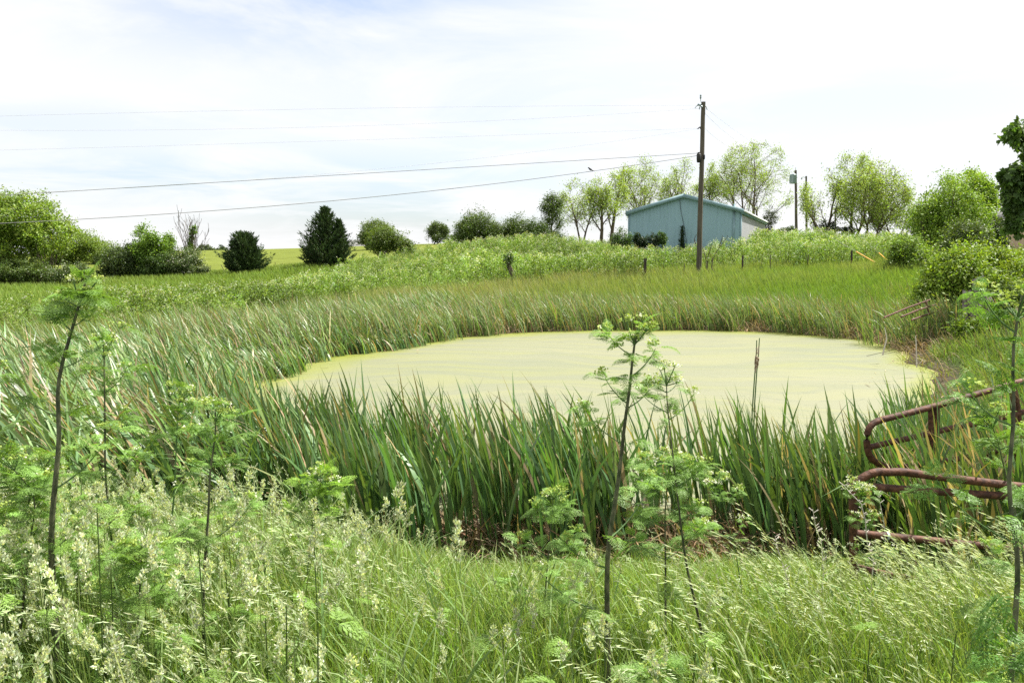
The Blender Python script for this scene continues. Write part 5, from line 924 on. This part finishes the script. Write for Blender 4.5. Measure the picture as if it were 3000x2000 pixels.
def hemlock(label, pts, Y, r, seed, nodes, white=.15, col=(1, 1, 1), leaf=.20, top=True, mat='stem', group='poison hemlock plants on the near bank', extra=()):
    """pts: stem as photo points bottom to top; nodes: (position on stem 0-1, side -1/1/0, branch length m, leaf count)"""
    rng = np.random.default_rng(seed); P = np.array([at(x, y, Y) for x, y in pts]); P[:, 1] += np.linspace(0, .06, len(P)) * rng.normal(); b = P[0].copy(); zg = float(gz(b[0], b[1])[0]) - .03
    if b[2] > zg: b = b + (P[0] - P[1]) / max(P[1][2] - P[0][2], .01) * (b[2] - zg) * .6; b[2] = zg; P = np.vstack([b, P])
    s = np.r_[0, np.cumsum(np.linalg.norm(np.diff(P, axis=0), axis=1))]; s /= s[-1]; t = np.linspace(0, 1, 26); Q = np.stack([np.interp(t, s, P[:, i]) for i in range(3)], 1)
    Q[1:-1] = Q[1:-1] * .5 + (Q[2:] + Q[:-2]) * .25; root = empty('hemlock_plant', Q[0], label, 'hemlock', group); R_ = .86 * r * (1 - .72 * t ** 1.3); g = G(); tube(g, Q, R_, 9); gs = G(); gf = G(); gu = G()
    FP, FD, FS, FC = [], [], [], []
    def leafat(p, d, s_, k=1.0): FP.append(p); FD.append(d); FS.append(s_); FC.append(np.array(col) * k * rng.uniform(.85, 1.15))
    H = Q[-1][2] - Q[0][2]
    for (tn, sd, bl, nl) in nodes:
        p = np.array([np.interp(tn, t, Q[:, i]) for i in range(3)]); 
        for q in range(2 if sd == 0 else 1):
            sg = sd if sd else (-1 if q == 0 else 1); d = nrm(np.array([sg * rng.uniform(.6, .95), rng.normal(0, .35), rng.uniform(.5, .85)])); e = p + d * bl; m = (p + e) / 2 + np.array([sg * .06, 0, -.04]) * bl * 2
            gs = G(); gu = G(); tt = np.linspace(0, 1, 8)[:, None]; B = p * (1 - tt) ** 2 + 2 * m * tt * (1 - tt) + e * tt * tt; r0 = max(.38 * np.interp(tn, t, R_), .0025); tube(gs, B, np.linspace(r0, r0 * .45, 8), 6, cap=False)
            leafat(p, np.array([-sg * .3 + rng.normal(0, .5), rng.normal(0, .8), .25]), leaf * rng.uniform(.75, 1.15)); 
            nl = int(nl * 1.35) + 1
            for i in range(nl):
                u = rng.uniform(.3, 1.0) if i else 1.0; pp_ = B[int(u * 7)]; a = rng.uniform(0, 2 * PI); dd = np.array([math.cos(a) + sg * .5, math.sin(a) * .8, rng.uniform(-.05, .5)]); leafat(pp_, dd, leaf * rng.uniform(.5, 1.05) * (.75 + .25 * (1 - tn)), 1.05 + .25 * (u > .8))
            for i in range(6): leafat(B[-1 - i % 3], np.array([math.cos(i * 2.1 + seed), math.sin(i * 2.1 + seed), rng.uniform(.2, 1.4)]), leaf * rng.uniform(.3, .5), 1.5)
            umbel(gu, rng, B[-1] + [0, 0, .008], .028 + .012 * rng.random(), 9, white)
            sb = child(gs, 'side_branch', M['gstem'], root, True); fh = child(gu, 'flower_head', M['petal'], root); fh.parent = sb
    gs = G(); gu = G()
    if top:
        for i in range(20):
            a = i * 2.4; q = Q[-1 - (i % 5)]; leafat(q, np.array([math.cos(a), math.sin(a), rng.uniform(-.1, 1.6)]), leaf * rng.uniform(.35, .7), 1.3)
        for i in range(6):
            a = i * 1.05; p = Q[-1] + np.array([math.cos(a) * .04, math.sin(a) * .04, rng.uniform(-.05, .03)]); tube(gs, [Q[-2], p], .0022, 4, cap=False); umbel(gu, rng, p, .026, 9, white)
    for (x, y, dy, s_, ang) in extra: leafat(at(x, y, Y + dy), np.array([math.cos(ang), rng.normal(0, .3), math.sin(ang)]), s_)
    fernset(gf, rng, FP, FD, FS, np.array(FC)); child(g, 'stem', M[mat], root, True); child(gf, 'leaves', M['leaf'], root)
    if gu.n: child(gs, 'crown_rays', M['gstem'], root, True); child(gu, 'flower_head', M['petal'], root)
    return root
hemlock('tallest hemlock plant at the left, thick blotched stem with bushy top', [(155, 1720), (148, 1560), (158, 1430), (172, 1280), (160, 1130), (180, 1050), (212, 940), (232, 860), (240, 830)], 2.75, .0165, 1,
        [(.40, -1, .16, 5), (.44, 1, .12, 3), (.57, 1, .28, 6), (.72, -1, .26, 6), (.82, 1, .22, 6), (.83, -1, .07, 3), (.90, -1, .07, 4), (.91, 1, .06, 4), (.95, 0, .05, 4)], leaf=.15, extra=((120, 1230, .1, .2, 3.3), (90, 1290, 0, .2, 3.5)))
hemlock('hemlock plant with a dark thin stem and leafy crown right of the tallest one', [(332, 1650), (318, 1500), (306, 1380), (305, 1250), (303, 1120), (300, 1010)], 3.4, .0088, 2, [(.48, 0, .14, 5), (.6, -1, .2, 5), (.62, 1, .2, 6), (.74, 0, .13, 5), (.86, 1, .14, 3), (.88, -1, .1, 3)], .3, leaf=.17)
hemlock('leafy hemlock plant at the far left edge below the tallest one', [(40, 1620), (60, 1500), (70, 1420), (95, 1370)], 3.1, .008, 3, [(.35, 0, .18, 5), (.55, 0, .15, 6), (.75, 0, .12, 5), (.9, 0, .08, 4)], leaf=.18)
hemlock('bushy hemlock growing left of the tall stem at middle height', [(90, 1560), (112, 1480), (100, 1420), (60, 1380), (40, 1340)], 2.9, .007, 4, [(.5, 0, .16, 5), (.7, 0, .14, 6), (.85, 0, .1, 5)], leaf=.18)
hemlock('slim hemlock plant with a reddish stem rising left of centre', [(598, 1870), (596, 1750), (606, 1620), (618, 1480), (622, 1380), (640, 1280), (645, 1215), (645, 1190)], 3.0, .0098, 5, [(.30, 1, .12, 4), (.42, -1, .14, 4), (.58, 1, .24, 5), (.70, -1, .12, 4), (.78, 1, .1, 4), (.88, -1, .09, 4), (.93, 1, .08, 4)], .3, leaf=.15)
hemlock('small hemlock with a green smooth stem between the two dark stemmed ones', [(465, 1740), (478, 1640), (492, 1560), (500, 1480), (503, 1350), (505, 1220), (512, 1150)], 3.3, .0075, 6, [(.35, 0, .15, 4), (.5, 0, .15, 5), (.7, 1, .12, 4), (.8, -1, .1, 3), (.9, 1, .08, 3)], .25, leaf=.15, mat='gstem')
hemlock('short hemlock with a dark stem in the lower left grass', [(404, 1860), (408, 1750), (414, 1660), (412, 1600)], 2.6, .007, 7, [(.5, 0, .14, 3), (.75, 0, .15, 4), (.9, 0, .1, 4)], leaf=.15, white=.05)
hemlock('central tall hemlock with a thick straight stem standing before the open pond', [(1782, 1960), (1778, 1800), (1776, 1660), (1782, 1560), (1800, 1450), (1812, 1350), (1822, 1230), (1838, 1120), (1842, 1040), (1846, 990), (1856, 950)], 2.75, .0142, 8,
        [(.34, -1, .34, 6), (.45, -1, .26, 6), (.52, 1, .30, 10), (.74, -1, .17, 7), (.82, 1, .10, 4), (.83, -1, .12, 6), (.89, 1, .13, 6), (.935, -1, .11, 6), (.965, 1, .05, 3)], .12, leaf=.125)
hemlock('thin leaning hemlock with white umbels right of the central plant', [(2062, 1880), (2040, 1780), (2010, 1660), (1995, 1560), (1980, 1440), (1952, 1200), (1945, 1120), (1948, 1085)], 3.2, .0075, 9, [(.5, 1, .12, 3), (.66, 0, .14, 3), (.86, 1, .16, 2), (.88, -1, .14, 2), (.94, 0, .08, 1)], .75, leaf=.11)
hemlock('dense feathery hemlock clump just right of the central stem', [(1950, 1660), (1945, 1500), (1950, 1400), (1960, 1330)], 3.3, .007, 10, [(.55, 0, .2, 6), (.7, 0, .18, 8), (.82, 0, .16, 9), (.92, 0, .12, 8)], .25, leaf=.15)
hemlock('yellow green flowering hemlock left of centre in front of the cattails', [(905, 1620), (915, 1540), (930, 1460), (938, 1420), (945, 1385)], 3.8, .006, 11, [(.5, 0, .15, 4), (.7, 0, .16, 5), (.85, 0, .12, 5)], .35, col=(1.25, 1.2, .8), leaf=.15)
hemlock('hemlock plant with open foliage left of the central stem', [(1600, 1700), (1612, 1560), (1618, 1480), (1625, 1440)], 3.4, .006, 12, [(.4, 0, .18, 3), (.65, 0, .16, 5), (.85, 0, .1, 5)], .1, leaf=.14)
hemlock('small hemlock with a white flower head by the corner of the front gate', [(2560, 1680), (2550, 1580), (2545, 1500), (2540, 1440)], 4.0, .004, 13, [(.5, 0, .1, 2), (.7, 0, .1, 3), (.9, 0, .07, 2)], .8, leaf=.10, mat='gstem')
hemlock('small hemlock near the gate with pale umbels right of the leaning plant', [(2160, 1640), (2120, 1480), (2105, 1430), (2100, 1395)], 4.0, .004, 19, [(.6, 0, .12, 2), (.85, 0, .1, 3)], .7, leaf=.10, mat='gstem')
hemlock('large dark leaved hemlock close to the camera at the right edge', [(2975, 1800), (2990, 1640), (2968, 1500), (2962, 1400), (2985, 1280), (2990, 1150), (2986, 1060), (3000, 960), (3030, 860)], 1.95, .0115, 14,
        [(.36, -1, .12, 3), (.62, -1, .28, 4), (.66, 1, .1, 4), (.80, -1, .20, 5), (.86, 1, .12, 4), (.94, -1, .14, 5)], .1, leaf=.135, col=(.8, .9, .8))
hemlock('dark green hemlock foliage hanging into the lower right corner', [(3060, 2060), (3060, 1900), (3050, 1750), (3040, 1600)], 1.7, .009, 15, [(.3, -1, .12, 3), (.5, -1, .16, 5), (.7, -1, .12, 5)], .0, leaf=.15, col=(.6, .75, .6), extra=((2990, 1700, 0, .17, 4.0), (2985, 1800, 0, .18, 3.8), (3000, 1760, .05, .16, 4.4)))
hemlock('thin hemlock stem crossing in front of the right end of the gates', [(2990, 1560), (2950, 1420), (2925, 1340), (2905, 1260), (2870, 1210)], 2.6, .006, 16, [(.55, -1, .14, 4), (.75, 1, .14, 4), (.9, 0, .1, 4)], .1, leaf=.13)
hemlock('low hemlock rosette in the grass at the bottom right of centre', [(1920, 1990), (1925, 1960)], 2.4, .005, 17, [(.6, 0, .05, 4), (.9, 0, .04, 5)], 0, leaf=.16, top=False)
hemlock('low leafy hemlock among the grass at the foot of the tallest plant', [(230, 1760), (235, 1640), (238, 1590)], 3.0, .006, 18, [(.5, 0, .14, 4), (.8, 0, .14, 5)], .1, leaf=.15)
def low_foliage():
    rng = np.random.default_rng(505); n = 620; x, y = wedge(rng, n, 1.8, 5.6, -200, 3100); px = pxof(x, y); k = (rng.random(n) < np.interp(px, [0, 700, 1500, 2400, 3000], [1, .8, .4, .2, .5])) & (vnoise(x, y, .7, 51) > .35) & (shore_d(x, y) > .3); x, y = x[k], y[k]; n = len(x)
    P = gp(x, y); P[:, 2] += cap(rng, x, y) * rng.uniform(.2, .9, n); a = rng.uniform(0, 2 * PI, n); D = np.stack([np.cos(a), np.sin(a), rng.uniform(-.1, .6, n)], 1); g = G(); fernset(g, rng, P, D, rng.uniform(.08, .2, n), rng.uniform(.8, 1.5, (n, 1)) * np.array([1.05, 1.0, .9]))
    for p, d in zip(P, D): tube(g, [[p[0] - .03 * d[0], p[1], float(gz(p[0], p[1])[0])], p], .0022, 3, (.09, .14, .04), cap=False)
    stuff(g, 'low_hemlock_leaves', M['leaf'], 'feathery young hemlock leaves mixed low through the bank grass', 'ground cover')
low_foliage()
# ------------------------------------------------------------------ gates and dead twigs
def pipe(root, nm, pts, r, Yf=None): 
    P = np.array(pts); s = np.r_[0, np.cumsum(np.linalg.norm(np.diff(P, axis=0), axis=1))]; t = np.linspace(0, s[-1], max(6, len(P) * 4)); Q = np.stack([np.interp(t, s, P[:, i]) for i in range(3)], 1)
    for _ in range(2): Q[1:-1] = Q[1:-1] * .5 + (Q[2:] + Q[:-2]) * .25
    g = G(); tube(g, Q, r, 12); return child(g, nm, M['rust'], root, True)
def gates():
    Y = 4.55; A = lambda x, y: at(x, y, Y + (x - 2500) * .0002)
    root = empty('rusty_gate', A(2499, 1720), 'front rusty pipe gate with a dented top rail', 'gate'); r = .0245
    pipe(root, 'top_rail', [A(2499, 1424), A(2508, 1412), A(2530, 1397), A(2556, 1384), A(2582, 1379), A(2606, 1386), A(2622, 1380), A(2650, 1382), A(2700, 1389), A(2800, 1402), A(2900, 1414), A(3060, 1433)], r)
    pipe(root, 'rail', [A(2512, 1423), A(2600, 1429), A(2700, 1436), A(2850, 1446), A(3060, 1460)], r * .95)
    pipe(root, 'rail', [A(2506, 1562), A(2600, 1570), A(2700, 1580), A(2850, 1595), A(3060, 1614)], r * .95)
    pipe(root, 'rail', [A(2505, 1660), A(2560, 1676), A(2660, 1694), A(2800, 1712), A(3060, 1752)], r * .95)
    pipe(root, 'end_post', [A(2499, 1418), A(2500, 1560), A(2502, 1740)], r)
    g = G(); tube(g, [A(2594, 1569), A(2601, 1570)], .0265, 12); o = child(g, 'wire_wrap', M['steel'], root)
    Y2 = 5.6; B = lambda x, y: at(x, y, Y2 + (x - 2540) * .0009)
    root = empty('rusty_gate', B(2540, 1480), 'rear rusty pipe gate sloping up to the right above the water', 'gate'); r = .0235
    pipe(root, 'frame', [B(2600, 1369), B(2545, 1345), B(2537, 1290), B(2541, 1250), B(2556, 1236), B(2600, 1225), B(2700, 1200), B(2800, 1172), B(2900, 1143), B(3060, 1098)], r)
    pipe(root, 'rail', [B(2540, 1311), B(2600, 1297), B(2700, 1275), B(2800, 1250), B(2880, 1238), B(3060, 1190)], r * .9)
    pipe(root, 'rail', [B(2590, 1372), B(2670, 1365), B(2800, 1345), B(3060, 1290)], r * .9)
    pipe(root, 'upright', [B(2727, 1195), B(2728, 1290), B(2728, 1460)], r * .85); pipe(root, 'upright', [B(2744, 1190), B(2745, 1290), B(2746, 1460)], r * .85)
    pipe(root, 'upright', [B(2955, 1128), B(2972, 1205), B(2985, 1430)], r * .9); pipe(root, 'upright', [B(2968, 1124), B(2984, 1205), B(2996, 1430)], r * .9)
gates()
def twig(label, pts, Y, seed, r=.0035):
    rng = np.random.default_rng(seed); P = np.array([at(x, y, Y) for x, y in pts]); P += rng.normal(0, .003, P.shape); root = empty('dead_twig', P[0], label, 'twig', 'bleached dead twigs'); g = G(); tube(g, P, np.linspace(r, r * .4, len(P)), 5)
    for i in range(len(P) * 5):
        k = rng.integers(0, len(P) - 1); q = P[k] + (P[k + 1] - P[k]) * rng.random(); d = nrm(np.array([rng.choice([-1, 1]) * .8, rng.normal(0, .5), .6])) * rng.uniform(.008, .03); tube(g, [q, q + d], [.0018, .0028], 4)
    child(g, 'stem', M['twig'], root)
twig('tall bleached twig arching up before the corner of the front gate', [(2550, 1790), (2556, 1720), (2560, 1640), (2540, 1590), (2536, 1520), (2522, 1475), (2490, 1440), (2470, 1420)], 3.9, 1)
twig('bleached twig with knotty side spurs left of the front gate', [(2405, 1880), (2408, 1780), (2414, 1680), (2408, 1590), (2390, 1545), (2382, 1490)], 3.9, 2)
twig('thin pale twig leaning left in the grass, farthest left of the dead twigs', [(2360, 1980), (2345, 1850), (2322, 1750), (2300, 1690), (2280, 1610), (2272, 1570)], 3.6, 3)
twig('dark knotty twig standing against the second gate rail', [(2594, 1800), (2596, 1640), (2590, 1520), (2570, 1440)], 4.1, 4, .003)
twig('bleached broken reed stalk sticking up at the right shore of the pond', [(2586, 1040), (2598, 990), (2592, 960)], 17.5, 5, .02)
twig('thin upright dead stalk at the right shore beyond the gates', [(2686, 1075), (2684, 1000), (2682, 985)], 15.5, 6, .014)
